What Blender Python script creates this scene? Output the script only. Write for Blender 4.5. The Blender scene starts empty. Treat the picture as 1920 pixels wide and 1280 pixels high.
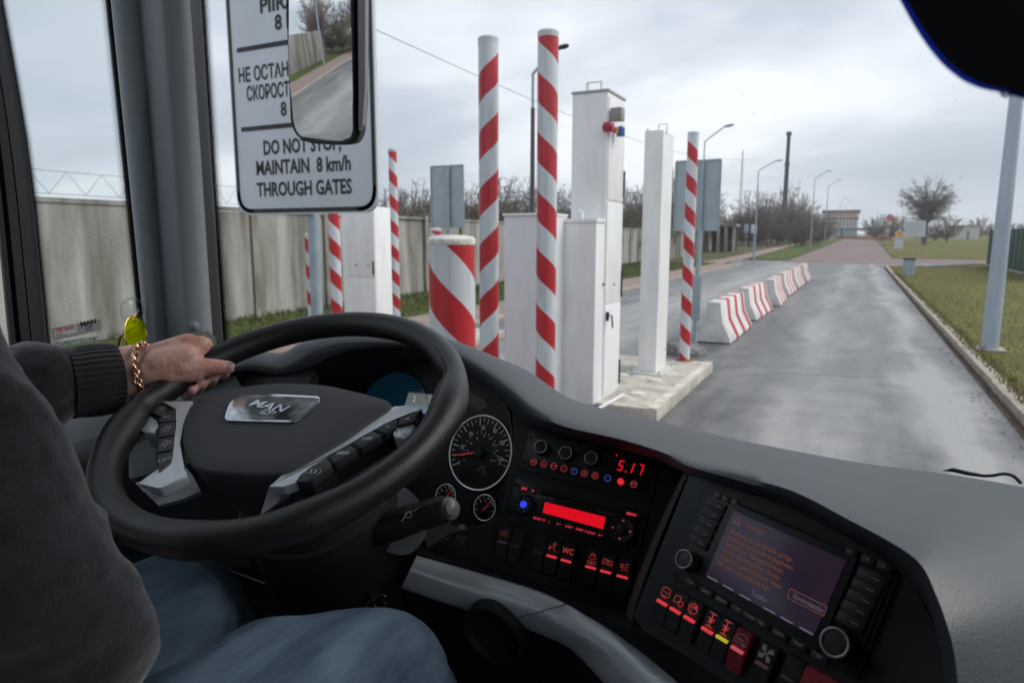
import bpy, bmesh, math, random
from mathutils import Vector, Matrix, noise
C = bpy.context.scene.collection
SC = bpy.context.scene
PI = math.pi
def V(*a): return Vector(a)

# ------------------------------------------------------------------ camera
FPX, EYE = 1281.5, 2.2
ROT = (Matrix.Rotation(0.465224, 3, 'Z') @ Matrix.Rotation(PI/2-0.150892, 3, 'X') @ Matrix.Rotation(0.001515, 3, 'Z'))
CAM0 = V(0, 0, EYE)
cam = bpy.data.cameras.new('camera'); camo = bpy.data.objects.new('camera', cam); C.objects.link(camo)
camo.matrix_world = Matrix.Translation(CAM0) @ ROT.to_4x4()
cam.sensor_width = 36; cam.lens = 36*FPX/1920; cam.clip_end = 6000; cam.clip_start = 0.02
cam.dof.use_dof = True; cam.dof.focus_distance = 0.93; cam.dof.aperture_fstop = 8.0
SC.camera = camo

# ------------------------------------------------------------------ sky, sun, exposure
SUN_EL, SUN_ROT = math.radians(42), math.radians(62)
world = bpy.data.worlds.new('World'); SC.world = world; world.use_nodes = True
nt = world.node_tree; nt.nodes.clear()
def wn(t, **k):
    n = nt.nodes.new(t)
    for a, b in k.items(): setattr(n, a, b)
    return n
sky = wn('ShaderNodeTexSky', sky_type='NISHITA', sun_disc=False, sun_elevation=SUN_EL, sun_rotation=SUN_ROT)
bg1 = wn('ShaderNodeBackground'); bg1.inputs[1].default_value = 0.10
nt.links.new(sky.outputs[0], bg1.inputs[0])
tc = wn('ShaderNodeTexCoord'); sep = wn('ShaderNodeSeparateXYZ'); nt.links.new(tc.outputs['Generated'], sep.inputs[0])
zz = wn('ShaderNodeMath', operation='ADD'); nt.links.new(sep.outputs[2], zz.inputs[0]); zz.inputs[1].default_value = 0.22
zm = wn('ShaderNodeMath', operation='MAXIMUM'); nt.links.new(zz.outputs[0], zm.inputs[0]); zm.inputs[1].default_value = 0.05
dv = wn('ShaderNodeVectorMath', operation='DIVIDE'); cb = wn('ShaderNodeCombineXYZ')
for i in range(3): nt.links.new(zm.outputs[0], cb.inputs[i])
nt.links.new(tc.outputs['Generated'], dv.inputs[0]); nt.links.new(cb.outputs[0], dv.inputs[1])
mp = wn('ShaderNodeMapping'); nt.links.new(dv.outputs[0], mp.inputs[0]); mp.inputs['Location'].default_value = (3.1, 1.7, 0); mp.inputs['Scale'].default_value = (1.0, 1.25, 0.3)
nz = wn('ShaderNodeTexNoise'); nz.inputs['Scale'].default_value = 0.62; nz.inputs['Detail'].default_value = 7; nz.inputs['Roughness'].default_value = 0.5; nz.inputs['Distortion'].default_value = 0.35
nt.links.new(mp.outputs[0], nz.inputs['Vector'])
rp = wn('ShaderNodeValToRGB'); e = rp.color_ramp.elements
e[0].position = 0.33; e[0].color = (0.36, 0.41, 0.48, 1); e[1].position = 0.64; e[1].color = (0.78, 0.80, 0.84, 1)
q = rp.color_ramp.elements.new(0.5); q.color = (0.49, 0.535, 0.60, 1)
nt.links.new(nz.outputs[0], rp.inputs[0])
bg2 = wn('ShaderNodeBackground'); bg2.inputs[1].default_value = 1.0; nt.links.new(rp.outputs[0], bg2.inputs[0])
mx = wn('ShaderNodeMixShader'); mx.inputs[0].default_value = 0.93
nt.links.new(bg1.outputs[0], mx.inputs[1]); nt.links.new(bg2.outputs[0], mx.inputs[2])
wo = wn('ShaderNodeOutputWorld'); nt.links.new(mx.outputs[0], wo.inputs[0])
sl = bpy.data.lights.new('sun', 'SUN'); sl.energy = 1.7; sl.angle = math.radians(40); sl.color = (1, .96, .9)
so = bpy.data.objects.new('sun', sl); C.objects.link(so)
so.rotation_euler = (PI/2-SUN_EL, 0, PI-SUN_ROT); so.location = (0, 0, 30)
SC.view_settings.view_transform = 'Standard'; SC.view_settings.look = 'None'; SC.view_settings.exposure = 0.5; SC.view_settings.gamma = 1
SC.cycles.max_bounces = 8; SC.cycles.transparent_max_bounces = 16; SC.cycles.caustics_reflective = False; SC.cycles.caustics_refractive = False
SC.cycles.sample_clamp_indirect = 4.0

# ------------------------------------------------------------------ picture measurements -> places
def ray(px, py): return ROT @ V((px-960)/FPX, -(py-640)/FPX, -1)
def P(px, py, d): return CAM0 + ray(px, py)*d
def axis(px, py, ax, val):
    d = ray(px, py); return CAM0 + d*((val-CAM0[ax])/d[ax])
SL0, SL1, SLK = 75.0, 480.0, 0.0115
def hz(y): return 0 if y < SL0 else SLK*(min(y, SL1)-SL0)
def G(px, py, z=0.0):
    d = ray(px, py); p = axis(px, py, 2, z) if d.z < 0 else None
    if p is not None and 0 < p.y < SL0: return p
    y = (EYE+SLK*SL0)/(SLK-d.z/d.y); k = y/d.y
    return CAM0+d*k
class Pl:
    def __init__(s, c, X, N):
        s.c = Vector(c); s.N = Vector(N).normalized(); X = Vector(X); s.X = (X-s.N*X.dot(s.N)).normalized(); s.Y = s.N.cross(s.X)
    def hit(s, px, py, off=0.0):
        d = ray(px, py); return CAM0+d*(((s.c+s.N*off)-CAM0).dot(s.N)/d.dot(s.N))
    def uv(s, px, py, off=0.0):
        q = s.hit(px, py, off)-s.c; return (q.dot(s.X), q.dot(s.Y))
    def at(s, u, v, h=0.0): return s.c+s.X*u+s.Y*v+s.N*h

# ------------------------------------------------------------------ mesh helpers
class MB:
    def __init__(s): s.bm = bmesh.new()
    def poly(s, pts):
        return s.bm.faces.new([s.bm.verts.new(p) for p in pts])
    def box(s, lo, hi, bev=0.0, M=None):
        r = bmesh.ops.create_cube(s.bm, size=1.0)['verts']
        lo, hi = Vector(lo), Vector(hi); c = (lo+hi)/2; d = hi-lo
        for v in r:
            v.co = V(v.co.x*d.x+c.x, v.co.y*d.y+c.y, v.co.z*d.z+c.z)
            if M is not None: v.co = M @ v.co
        if bev > 0:
            es = {e for v in r for e in v.link_edges}
            bmesh.ops.bevel(s.bm, geom=list(es), offset=bev, segments=2, affect='EDGES', profile=0.6)
    def tube(s, pts, r, seg=10, cap=True):
        pts = [Vector(p) for p in pts]; n = len(pts)
        rs = r if isinstance(r, (list, tuple)) else [r]*n
        up = None; rings = []
        for i, p in enumerate(pts):
            t = (pts[min(i+1, n-1)]-pts[max(i-1, 0)]).normalized()
            if up is None:
                up = t.cross(V(0, 0, 1));
                if up.length < 1e-3: up = t.cross(V(1, 0, 0))
            up = (up-t*up.dot(t)).normalized(); w = t.cross(up)
            rings.append([s.bm.verts.new(p+(up*math.cos(2*PI*k/seg)+w*math.sin(2*PI*k/seg))*rs[i]) for k in range(seg)])
        for a, b in zip(rings, rings[1:]):
            for k in range(seg): s.bm.faces.new((a[k], a[(k+1) % seg], b[(k+1) % seg], b[k]))
        if cap:
            s.bm.faces.new(rings[0][::-1]); s.bm.faces.new(rings[-1])
    def ring(s, c, X, Y, R, r, seg=48, sec=10, a0=0, a1=2*PI):
        N = X.cross(Y); full = abs(a1-a0-2*PI) < 1e-6; rows = []
        for i in range(seg if full else seg+1):
            a = a0+(a1-a0)*i/seg; d = X*math.cos(a)+Y*math.sin(a)
            rows.append([s.bm.verts.new(c+d*(R+r*math.cos(2*PI*k/sec))+N*r*math.sin(2*PI*k/sec)) for k in range(sec)])
        for i in range(len(rows) if full else len(rows)-1):
            a, b = rows[i], rows[(i+1) % len(rows)]
            for k in range(sec): s.bm.faces.new((a[k], b[k], b[(k+1) % sec], a[(k+1) % sec]))
    def lathe(s, c, X, Y, prof, seg=32, cap=True):
        """prof: list of (radius, height along N)"""
        N = X.cross(Y); rows = []
        for R, h in prof:
            rows.append([s.bm.verts.new(c+N*h+(X*math.cos(2*PI*k/seg)+Y*math.sin(2*PI*k/seg))*R) for k in range(seg)])
        for a, b in zip(rows, rows[1:]):
            for k in range(seg): s.bm.faces.new((a[k], a[(k+1) % seg], b[(k+1) % seg], b[k]))
        if cap:
            s.bm.faces.new(rows[-1]); s.bm.faces.new(rows[0][::-1])
    def prism(s, pl, uvs, top, bot, bev=0.0, seg=2):
        a = [s.bm.verts.new(pl.at(u, v, top)) for u, v in uvs]; b = [s.bm.verts.new(pl.at(u, v, bot)) for u, v in uvs]
        n = len(a); ar = sum(uvs[i][0]*uvs[(i+1) % n][1]-uvs[(i+1) % n][0]*uvs[i][1] for i in range(n))
        if ar < 0: a.reverse(); b.reverse()
        f = s.bm.faces.new(a); s.bm.faces.new(b[::-1])
        for i in range(n): s.bm.faces.new((a[i], b[i], b[(i+1) % n], a[(i+1) % n]))
        if bev > 0: bmesh.ops.bevel(s.bm, geom=list(f.edges), offset=bev, segments=seg, affect='EDGES', profile=0.5)
    def grid(s, rows):
        vs = [[s.bm.verts.new(p) for p in r] for r in rows]
        for a, b in zip(vs, vs[1:]):
            for k in range(len(a)-1): s.bm.faces.new((a[k], a[k+1], b[k+1], b[k]))
    def ball(s, c, r, sc=(1, 1, 1), sub=2):
        for v in bmesh.ops.create_icosphere(s.bm, subdivisions=sub, radius=r)['verts']:
            v.co = Vector(c)+V(v.co.x*sc[0], v.co.y*sc[1], v.co.z*sc[2])
    def text(s, st, pl, u, v, size, h=0.0005, bold=0.0, ax='CENTER', sx=1.0, shear=0.0, rot=0.0, fit=None):
        cu = bpy.data.curves.new('t', 'FONT'); cu.body = st; cu.size = size; cu.align_x = ax; cu.align_y = 'CENTER'
        cu.offset = bold; cu.resolution_u = 2; cu.shear = shear
        o = bpy.data.objects.new('t', cu); me = bpy.data.meshes.new_from_object(o)
        ca, sa = math.cos(rot), math.sin(rot)
        if fit and len(me.vertices): xs = [w.co.x for w in me.vertices]; sx = fit/(max(xs)-min(xs))
        for w in me.vertices:
            x, y = w.co.x*sx, w.co.y; w.co = pl.at(u+x*ca-y*sa, v+x*sa+y*ca, h)
        s.bm.from_mesh(me); bpy.data.meshes.remove(me); bpy.data.objects.remove(o); bpy.data.curves.remove(cu)
    def stroke(s, pl, pts, w, h=0.0005, closed=False):
        """flat line through uv points on a plane"""
        pts = list(pts)
        if closed: pts = pts+[pts[0]]
        for (a, b), (c, d) in zip(pts, pts[1:]):
            L = math.hypot(c-a, d-b)
            if L < 1e-9: continue
            tx, ty = (c-a)/L*w/2, (d-b)/L*w/2
            s.poly([pl.at(a-tx+ty, b-ty-tx, h), pl.at(c+tx+ty, d+ty-tx, h), pl.at(c+tx-ty, d+ty+tx, h), pl.at(a-tx-ty, b-ty+tx, h)])
    def build(s, name, m, parent=None, smooth=35, fix=True):
        me = bpy.data.meshes.new(name)
        if fix: bmesh.ops.recalc_face_normals(s.bm, faces=s.bm.faces)
        s.bm.to_mesh(me); s.bm.free(); me.materials.append(m)
        if smooth:
            me.shade_smooth(); me.set_sharp_from_angle(angle=math.radians(smooth))
        return put(name, me, parent)
def put(name, me, parent=None):
    o = bpy.data.objects.new(name, me); C.objects.link(o)
    if parent is not None:
        o.parent = parent
        if parent.type == 'EMPTY': o.matrix_parent_inverse = (Matrix.Translation(parent.location) @ Matrix.Rotation(parent.rotation_euler.z, 4, 'Z')).inverted()
    return o
def tag(o, label, cat=None, group=None, kind=None):
    if label: o['label'] = label
    if cat: o['category'] = cat
    if group: o['group'] = group
    if kind: o['kind'] = kind
    return o
def thing(name, label, cat, loc=(0, 0, 0), group=None):
    o = bpy.data.objects.new(name, None); C.objects.link(o); o.location = loc; o.empty_display_size = 0.1
    return tag(o, label, cat, group)
def dup(root, loc, rz=0.0, label=None, group=None, scale=None):
    def cp(o, par):
        c = o.copy(); C.objects.link(c)
        if par is not None: c.parent = par
        for ch in kids.get(o, ()): cp(ch, c)
        return c
    kids = {}
    stack = [root]
    while stack:
        o = stack.pop(); ks = list(o.children); kids[o] = ks; stack += ks
    r = cp(root, None); r.location = loc; r.rotation_euler = (0, 0, rz)
    if scale: r.scale = scale if isinstance(scale, (tuple, list)) else (scale,)*3
    if label: r['label'] = label
    if group: r['group'] = group
    return r
def cr(pts, n):
    """Catmull-Rom through the points, n pieces between neighbours"""
    pts = [Vector(p) for p in pts]; out = []
    ext = [pts[0]*2-pts[1]]+pts+[pts[-1]*2-pts[-2]]
    for i in range(1, len(ext)-2):
        a, b, c, d = ext[i-1:i+3]
        for k in range(n):
            t = k/n; out.append(0.5*((2*b)+(c-a)*t+(2*a-5*b+4*c-d)*t*t+(3*b-a-3*c+d)*t**3))
    out.append(pts[-1]); return out
def patch(rows, nu, nv):
    rows = [cr(r, nu) for r in rows]
    cols = [cr([r[k] for r in rows], nv) for k in range(len(rows[0]))]
    return [[c[i] for c in cols] for i in range(len(cols[0]))]
def rpoly(pts, r, seg=4):
    out = []; n = len(pts)
    for i in range(n):
        p = Vector(pts[i]); a = Vector(pts[i-1])-p; b = Vector(pts[(i+1) % n])-p
        rr = min(r, a.length*0.45, b.length*0.45)
        s, e = p+a.normalized()*rr, p+b.normalized()*rr
        for k in range(seg+1):
            t = k/seg; w = s*(1-t)**2+p*2*t*(1-t)+e*t*t; out.append((w.x, w.y))
    return out
def rect(u, v, w, h): return [(u-w/2, v-h/2), (u+w/2, v-h/2), (u+w/2, v+h/2), (u-w/2, v+h/2)]
def circ(u, v, r, n=24): return [(u+r*math.cos(2*PI*k/n), v+r*math.sin(2*PI*k/n)) for k in range(n)]

# ------------------------------------------------------------------ materials
MATS = {}
def mat(name, col, rough=0.5, metal=0.0, bump=0.0, bscale=400.0, var=0.0, vscale=3.0, spec=0.5, emit=None, es=1.0, coat=0.0, vstretch=(1, 1, 1), col2=None, rvar=0.0, sheen=0.0):
    if name in MATS: return MATS[name]
    m = bpy.data.materials.new(name); m.use_nodes = True; t = m.node_tree; b = t.nodes['Principled BSDF']
    b.inputs['Base Color'].default_value = (*col, 1); b.inputs['Roughness'].default_value = rough; b.inputs['Metallic'].default_value = metal
    b.inputs['Specular IOR Level'].default_value = spec; b.inputs['Coat Weight'].default_value = coat; b.inputs['Sheen Weight'].default_value = sheen
    if emit: b.inputs['Emission Color'].default_value = (*emit, 1); b.inputs['Emission Strength'].default_value = es*.78
    co = t.nodes.new('ShaderNodeTexCoord')
    if var > 0 or col2:
        mp = t.nodes.new('ShaderNodeMapping'); mp.inputs['Scale'].default_value = vstretch; t.links.new(co.outputs['Object'], mp.inputs[0])
        n = t.nodes.new('ShaderNodeTexNoise'); n.inputs['Scale'].default_value = vscale; n.inputs['Detail'].default_value = 6; n.inputs['Roughness'].default_value = .62
        t.links.new(mp.outputs[0], n.inputs['Vector'])
        r = t.nodes.new('ShaderNodeValToRGB'); c2 = col2 or tuple(c*(1-var) for c in col); c1 = col if col2 else tuple(min(1, c*(1+var*.6)) for c in col)
        r.color_ramp.elements[0].position = .36; r.color_ramp.elements[1].position = .64
        r.color_ramp.elements[0].color = (*c2, 1); r.color_ramp.elements[1].color = (*c1, 1)
        t.links.new(n.outputs[0], r.inputs[0]); t.links.new(r.outputs[0], b.inputs['Base Color'])
        if rvar > 0:
            mr = t.nodes.new('ShaderNodeMapRange'); mr.inputs[1].default_value = .35; mr.inputs[2].default_value = .65
            mr.inputs[3].default_value = rough-rvar; mr.inputs[4].default_value = rough+rvar
            t.links.new(n.outputs[0], mr.inputs[0]); t.links.new(mr.outputs[0], b.inputs['Roughness'])
    if bump > 0:
        n = t.nodes.new('ShaderNodeTexNoise'); n.inputs['Scale'].default_value = bscale; n.inputs['Detail'].default_value = 3
        t.links.new(co.outputs['Object'], n.inputs['Vector'])
        bp = t.nodes.new('ShaderNodeBump'); bp.inputs['Strength'].default_value = bump; bp.inputs['Distance'].default_value = (1.5 if bscale < 120 else .4)/bscale
        t.links.new(n.outputs[0], bp.inputs['Height']); t.links.new(bp.outputs[0], b.inputs['Normal'])
    MATS[name] = m; return m
def nodes_of(m): return m.node_tree, m.node_tree.nodes['Principled BSDF']
def stripe_mat(name, kz, kt, c0, vee=None, red=(.50, .02, .03), white=(.62, .66, .69)):
    """slanted red and white bands wound round an upright post"""
    m = mat(name, white, .32, coat=.15); t, b = nodes_of(m)
    co = t.nodes.new('ShaderNodeTexCoord'); s = t.nodes.new('ShaderNodeSeparateXYZ'); t.links.new(co.outputs['Object'], s.inputs[0])
    def mth(op, a, bb=None, c=None):
        n = t.nodes.new('ShaderNodeMath'); n.operation = op
        for i, x in enumerate((a, bb, c)):
            if x is None: continue
            if isinstance(x, (int, float)): n.inputs[i].default_value = x
            else: t.links.new(x, n.inputs[i])
        return n.outputs[0]
    th = mth('ARCTAN2', s.outputs[1], s.outputs[0])
    if vee is not None:
        th = mth('WRAP', mth('SUBTRACT', th, vee), PI, -PI); th = mth('ABSOLUTE', th)
    f = mth('FRACT', mth('ADD', mth('MULTIPLY_ADD', th, kt, c0+50), mth('MULTIPLY', s.outputs[2], kz)))
    g = mth('GREATER_THAN', f, .5)
    n = t.nodes.new('ShaderNodeTexNoise'); n.inputs['Scale'].default_value = 2.5; n.inputs['Detail'].default_value = 8
    mpn = t.nodes.new('ShaderNodeMapping'); mpn.inputs['Scale'].default_value = (6, 6, .6); t.links.new(co.outputs['Object'], mpn.inputs[0]); t.links.new(mpn.outputs[0], n.inputs['Vector'])
    mix = t.nodes.new('ShaderNodeMix'); mix.data_type = 'RGBA'; mix.inputs[6].default_value = (*white, 1); mix.inputs[7].default_value = (*red, 1); t.links.new(g, mix.inputs[0])
    mul = t.nodes.new('ShaderNodeMix'); mul.data_type = 'RGBA'; mul.blend_type = 'MULTIPLY'
    r = t.nodes.new('ShaderNodeValToRGB'); r.color_ramp.elements[0].position = .35; r.color_ramp.elements[0].color = (.72, .70, .68, 1); r.color_ramp.elements[1].position = .55; r.color_ramp.elements[1].color = (1, 1, 1, 1)
    t.links.new(n.outputs[0], r.inputs[0]); mul.inputs[0].default_value = .8; t.links.new(mix.outputs[2], mul.inputs[6]); t.links.new(r.outputs[0], mul.inputs[7]); n3 = t.nodes.new('ShaderNodeTexNoise'); n3.inputs['Scale'].default_value = 16; n3.inputs['Detail'].default_value = 8; n3.inputs['Roughness'].default_value = .7; t.links.new(co.outputs['Object'], n3.inputs['Vector'])
    gt = t.nodes.new('ShaderNodeMath'); gt.operation = 'GREATER_THAN'; gt.inputs[1].default_value = .685; t.links.new(n3.outputs[0], gt.inputs[0])
    fl = t.nodes.new('ShaderNodeMix'); fl.data_type = 'RGBA'; fl.inputs[7].default_value = (.42, .40, .38, 1); t.links.new(gt.outputs[0], fl.inputs[0]); t.links.new(mul.outputs[2], fl.inputs[6]); t.links.new(fl.outputs[2], b.inputs['Base Color'])
    return m
def glass_mat(name, tint=(.95, .97, .97), refl=0.6, dirt=0.0):
    m = bpy.data.materials.new(name); m.use_nodes = True; t = m.node_tree; t.nodes.clear()
    o = t.nodes.new('ShaderNodeOutputMaterial'); tr = t.nodes.new('ShaderNodeBsdfTransparent'); tr.inputs[0].default_value = (*tint, 1)
    gl = t.nodes.new('ShaderNodeBsdfGlossy'); gl.inputs['Roughness'].default_value = .02
    fr = t.nodes.new('ShaderNodeFresnel'); fr.inputs[0].default_value = 1.35
    k = t.nodes.new('ShaderNodeMath'); k.operation = 'MULTIPLY'; k.inputs[1].default_value = refl; t.links.new(fr.outputs[0], k.inputs[0])
    mx = t.nodes.new('ShaderNodeMixShader'); t.links.new(k.outputs[0], mx.inputs[0]); t.links.new(tr.outputs[0], mx.inputs[1]); t.links.new(gl.outputs[0], mx.inputs[2])
    out = mx.outputs[0]
    if dirt > 0:
        co = t.nodes.new('ShaderNodeTexCoord'); vo = t.nodes.new('ShaderNodeTexVoronoi'); vo.inputs['Scale'].default_value = 38; t.links.new(co.outputs['Object'], vo.inputs['Vector'])
        ls = t.nodes.new('ShaderNodeMath'); ls.operation = 'LESS_THAN'; ls.inputs[1].default_value = dirt; t.links.new(vo.outputs['Distance'], ls.inputs[0])
        w2 = t.nodes.new('ShaderNodeTexWhiteNoise'); t.links.new(vo.outputs['Position'], w2.inputs['Vector'])
        g2 = t.nodes.new('ShaderNodeMath'); g2.operation = 'MULTIPLY'; t.links.new(ls.outputs[0], g2.inputs[0]); t.links.new(w2.outputs[0], g2.inputs[1]); g3 = t.nodes.new('ShaderNodeMath'); g3.operation = 'MULTIPLY'; g3.inputs[1].default_value = .5; t.links.new(g2.outputs[0], g3.inputs[0]); g2 = g3
        df = t.nodes.new('ShaderNodeBsdfDiffuse'); df.inputs[0].default_value = (.45, .45, .44, 1)
        m2 = t.nodes.new('ShaderNodeMixShader'); t.links.new(g2.outputs[0], m2.inputs[0]); t.links.new(out, m2.inputs[1]); t.links.new(df.outputs[0], m2.inputs[2]); out = m2.outputs[0]
    t.links.new(out, o.inputs[0]); MATS[name] = m; return m
M_white = mat('white_paint', (.84, .84, .835), .45, var=.08, vscale=1.6, vstretch=(3, 3, .8))
M_white2 = mat('white_paint_cool', (.76, .755, .77), .5, var=.06, vscale=1.5, vstretch=(3, 3, .8))
M_galv = mat('galvanised_steel', (.34, .41, .46), .5, .25, var=.12, vscale=6)
M_signback = mat('sign_back_grey', (.38, .45, .48), .5, .2, var=.1, vscale=3)
M_conc = mat('island_concrete', (.52, .48, .41), .85, var=.3, vscale=4, bump=.4, bscale=60)
M_darkmetal = mat('dark_metal', (.03, .032, .035), .5, .3)
M_kerb = mat('kerb_stone', (.40, .35, .29), .85, var=.3, vscale=5, bump=.4, bscale=40)
M_black = mat('black_rubber', (.012, .012, .014), .6)
# ================================================================== the ground and the roads
def yl(y0, y1, n=24):
    out = [y0+(y1-y0)*i/n for i in range(n+1)]
    for k in (SL0, SL1):
        if y0 < k < y1: out.append(k)
    return sorted(out)
def strip(name, xl, xr, y0, y1, dz, m, nx=1, n=24, kind='structure', thick=0.0, fray=0.0):
    """a sheet following the lie of the land between two edges x = xl(y), xr(y)"""
    fl = xl if callable(xl) else (lambda y: xl); fr = xr if callable(xr) else (lambda y: xr)
    mb = MB(); rows = []
    for y in yl(y0, y1, n):
        rows.append([V(fl(y)+(fr(y)-fl(y))*i/nx, y, hz(y)+dz) for i in range(nx+1)])
    mb.grid(rows)
    if thick > 0:
        for s in (0, -1): mb.grid([[r[s] for r in rows], [r[s]-V(0, 0, thick) for r in rows]])
        for r in (rows[0], rows[-1]): mb.grid([r, [p-V(0, 0, thick) for p in r]])
    o = mb.build(name, m, None, 30); o['kind'] = kind; return o
def grass_material(name, a, b, c):
    m = mat(name, a, .9, bump=1.0, bscale=14, spec=.2); t, bs = nodes_of(m)
    co = t.nodes.new('ShaderNodeTexCoord'); n = t.nodes.new('ShaderNodeTexNoise'); n.inputs['Scale'].default_value = .55; n.inputs['Detail'].default_value = 10; n.inputs['Roughness'].default_value = .72
    t.links.new(co.outputs['Object'], n.inputs['Vector']); r = t.nodes.new('ShaderNodeValToRGB')
    r.color_ramp.elements[0].position = .36; r.color_ramp.elements[0].color = (*c, 1); r.color_ramp.elements[1].position = .64; r.color_ramp.elements[1].color = (*b, 1)
    q = r.color_ramp.elements.new(.5); q.color = (*a, 1); t.links.new(n.outputs[0], r.inputs[0]); t.links.new(r.outputs[0], bs.inputs['Base Color'])
    return m
M_grassL = grass_material('grass_by_wall', (.085, .125, .03), (.13, .19, .04), (.085, .075, .035))
M_grassR = grass_material('verge_grass', (.150, .150, .042), (.185, .185, .055), (.125, .095, .042))
M_field = grass_material('field_grass', (.10, .10, .045), (.13, .15, .05), (.10, .07, .04))
def asphalt():
    m = mat('wet_asphalt', (.1, .1, .1), .5, bump=.35, bscale=70, spec=.5); t, b = nodes_of(m)
    co = t.nodes.new('ShaderNodeTexCoord')
    def ns(sx, sy, sc, det, loc=0):
        mp = t.nodes.new('ShaderNodeMapping'); mp.inputs['Scale'].default_value = (sx, sy, 1); mp.inputs['Location'].default_value = (loc, loc*1.7, 0); t.links.new(co.outputs['Object'], mp.inputs[0])
        n = t.nodes.new('ShaderNodeTexNoise'); n.inputs['Scale'].default_value = sc; n.inputs['Detail'].default_value = det; n.inputs['Roughness'].default_value = .6; t.links.new(mp.outputs[0], n.inputs['Vector']); return n.outputs[0]
    def mth(op, *a):
        n = t.nodes.new('ShaderNodeMath'); n.operation = op
        for i, x in enumerate(a):
            if isinstance(x, (int, float)): n.inputs[i].default_value = x
            else: t.links.new(x, n.inputs[i])
        return n.outputs[0]
    s = t.nodes.new('ShaderNodeSeparateXYZ'); t.links.new(co.outputs['Object'], s.inputs[0])
    wob = mth('MULTIPLY_ADD', ns(.5, .22, 1, 3, 4), 1.6, -.8); x = mth('ADD', s.outputs[0], wob)
    # drying wheel paths: pale where the traffic has dried the road
    def band(cx, w): return mth('MAXIMUM', 0.0, mth('SUBTRACT', 1.0, mth('DIVIDE', mth('ABSOLUTE', mth('SUBTRACT', x, cx)), w)))
    dry = mth('ADD', mth('ADD', mth('MULTIPLY', band(1.12, .55), .75), mth('MULTIPLY', band(-.35, 1.15), .42)), mth('ADD', mth('MULTIPLY', band(-5.2, 1.9), .7), mth('MULTIPLY', band(-.75, .28), .22)))
    dry = mth('ADD', dry, mth('MULTIPLY_ADD', ns(1.3, .16, .9, 6, 2), 1.7, -.60)); dry = mth('ADD', dry, mth('MULTIPLY_ADD', ns(1, .8, 2.2, 5, 6), .7, -.32))
    dry = mth('MINIMUM', 1.0, mth('MAXIMUM', 0.0, dry))
    fine = ns(1, 1, 45, 6, 9)
    r = t.nodes.new('ShaderNodeValToRGB'); r.color_ramp.elements[0].color = (.050, .051, .054, 1); r.color_ramp.elements[1].color = (.40, .395, .385, 1); t.links.new(dry, r.inputs[0])
    hs = t.nodes.new('ShaderNodeMix'); hs.data_type = 'RGBA'; hs.blend_type = 'MULTIPLY'; hs.inputs[0].default_value = .45; t.links.new(r.outputs[0], hs.inputs[6])
    rr = t.nodes.new('ShaderNodeValToRGB'); rr.color_ramp.elements[0].position = .35; rr.color_ramp.elements[1].position = .65; rr.color_ramp.elements[0].color = (.45, .45, .45, 1); t.links.new(fine, rr.inputs[0]); t.links.new(rr.outputs[0], hs.inputs[7]); t.links.new(hs.outputs[2], b.inputs['Base Color'])
    mr = t.nodes.new('ShaderNodeMapRange'); mr.inputs[3].default_value = .34; mr.inputs[4].default_value = .75; t.links.new(dry, mr.inputs[0]); t.links.new(mr.outputs[0], b.inputs['Roughness'])
    return m
M_asph = asphalt()
M_tar = mat('tar_seam', (.03, .031, .034), .4)
M_pink = mat('pink_block_paving', (.25, .17, .155), .75, var=.35, vscale=1.3, bump=.4, bscale=30, col2=(.16, .125, .12))
M_walk = mat('footway_blocks', (.30, .22, .19), .85, var=.25, vscale=2.5, bump=.4, bscale=30)
M_dirt = mat('kerbside_dirt', (.09, .06, .04), .95, var=.4, vscale=2, bump=.6, bscale=25)
strip('ground', -450, 450, -120, 850, -.05, M_field, nx=6, n=60)
strip('road', -8.55, 1.88, -70, 61.5, 0, M_asph, nx=6, n=30)
strip('crossroads', lambda y: -9.5-(y-61)*.25, lambda y: 4+(y-61)*.5, 61.4, 72, .004, M_asph, n=6)
strip('paved_road', lambda y: -6.2+(y-66)*.012, lambda y: 3.2+(y-66)*.006, 66, 470, .012, M_pink, n=50)
strip('side_road', lambda y: -4+(y-66)*.05, 120, 71.0, 82.0, .008, M_pink, n=8)
strip('footway', -10.75, -8.72, -70, 60, .06, M_walk, thick=.1, n=20)
strip('far_footway', lambda y: -12.6-(y-60)*.004, lambda y: -10.3-(y-60)*.004, 60, 400, .03, M_walk, n=30)
strip('grass_strip', lambda y: -14.45-.058*(y-12.4), -10.75, -70, 62, .05, M_grassL, n=20)
strip('grass_verge', 2.05, 90, -10, 58.5, .10, M_grassR, nx=6, n=30, thick=.15)
strip('far_verge', lambda y: -10.2, lambda y: -6.3+(y-66)*.012, 75, 400, .02, M_grassL, n=30)
strip('far_lawn', lambda y: 3.3+(y-66)*.006, 220, 82.2, 300, .03, M_grassR, nx=4, n=30)
strip('kerb_gutter', 1.78, 1.89, -10, 58, .006, M_dirt, n=10)
def kerb(name, x0, x1, y0, y1, h, m):
    mb = MB(); n = int((y1-y0)/1.0); rnd = random.Random(3)
    for i in range(n):
        a = y0+(y1-y0)*i/n; b = y0+(y1-y0)*(i+1)/n-.012; d = rnd.uniform(-.008, .008)
        mb.box((x0+d, a, hz(a)-.05), (x1+d, b, hz(a)+h+rnd.uniform(-.006, .006)), .012)
    o = mb.build(name, m); o['kind'] = 'structure'; return o
kerb('kerb', 1.89, 2.07, -8, 58, .13, M_kerb)
kerb('footway_kerb', -8.72, -8.55, -60, 60, .09, M_kerb)
mb = MB(); rows = []
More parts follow.
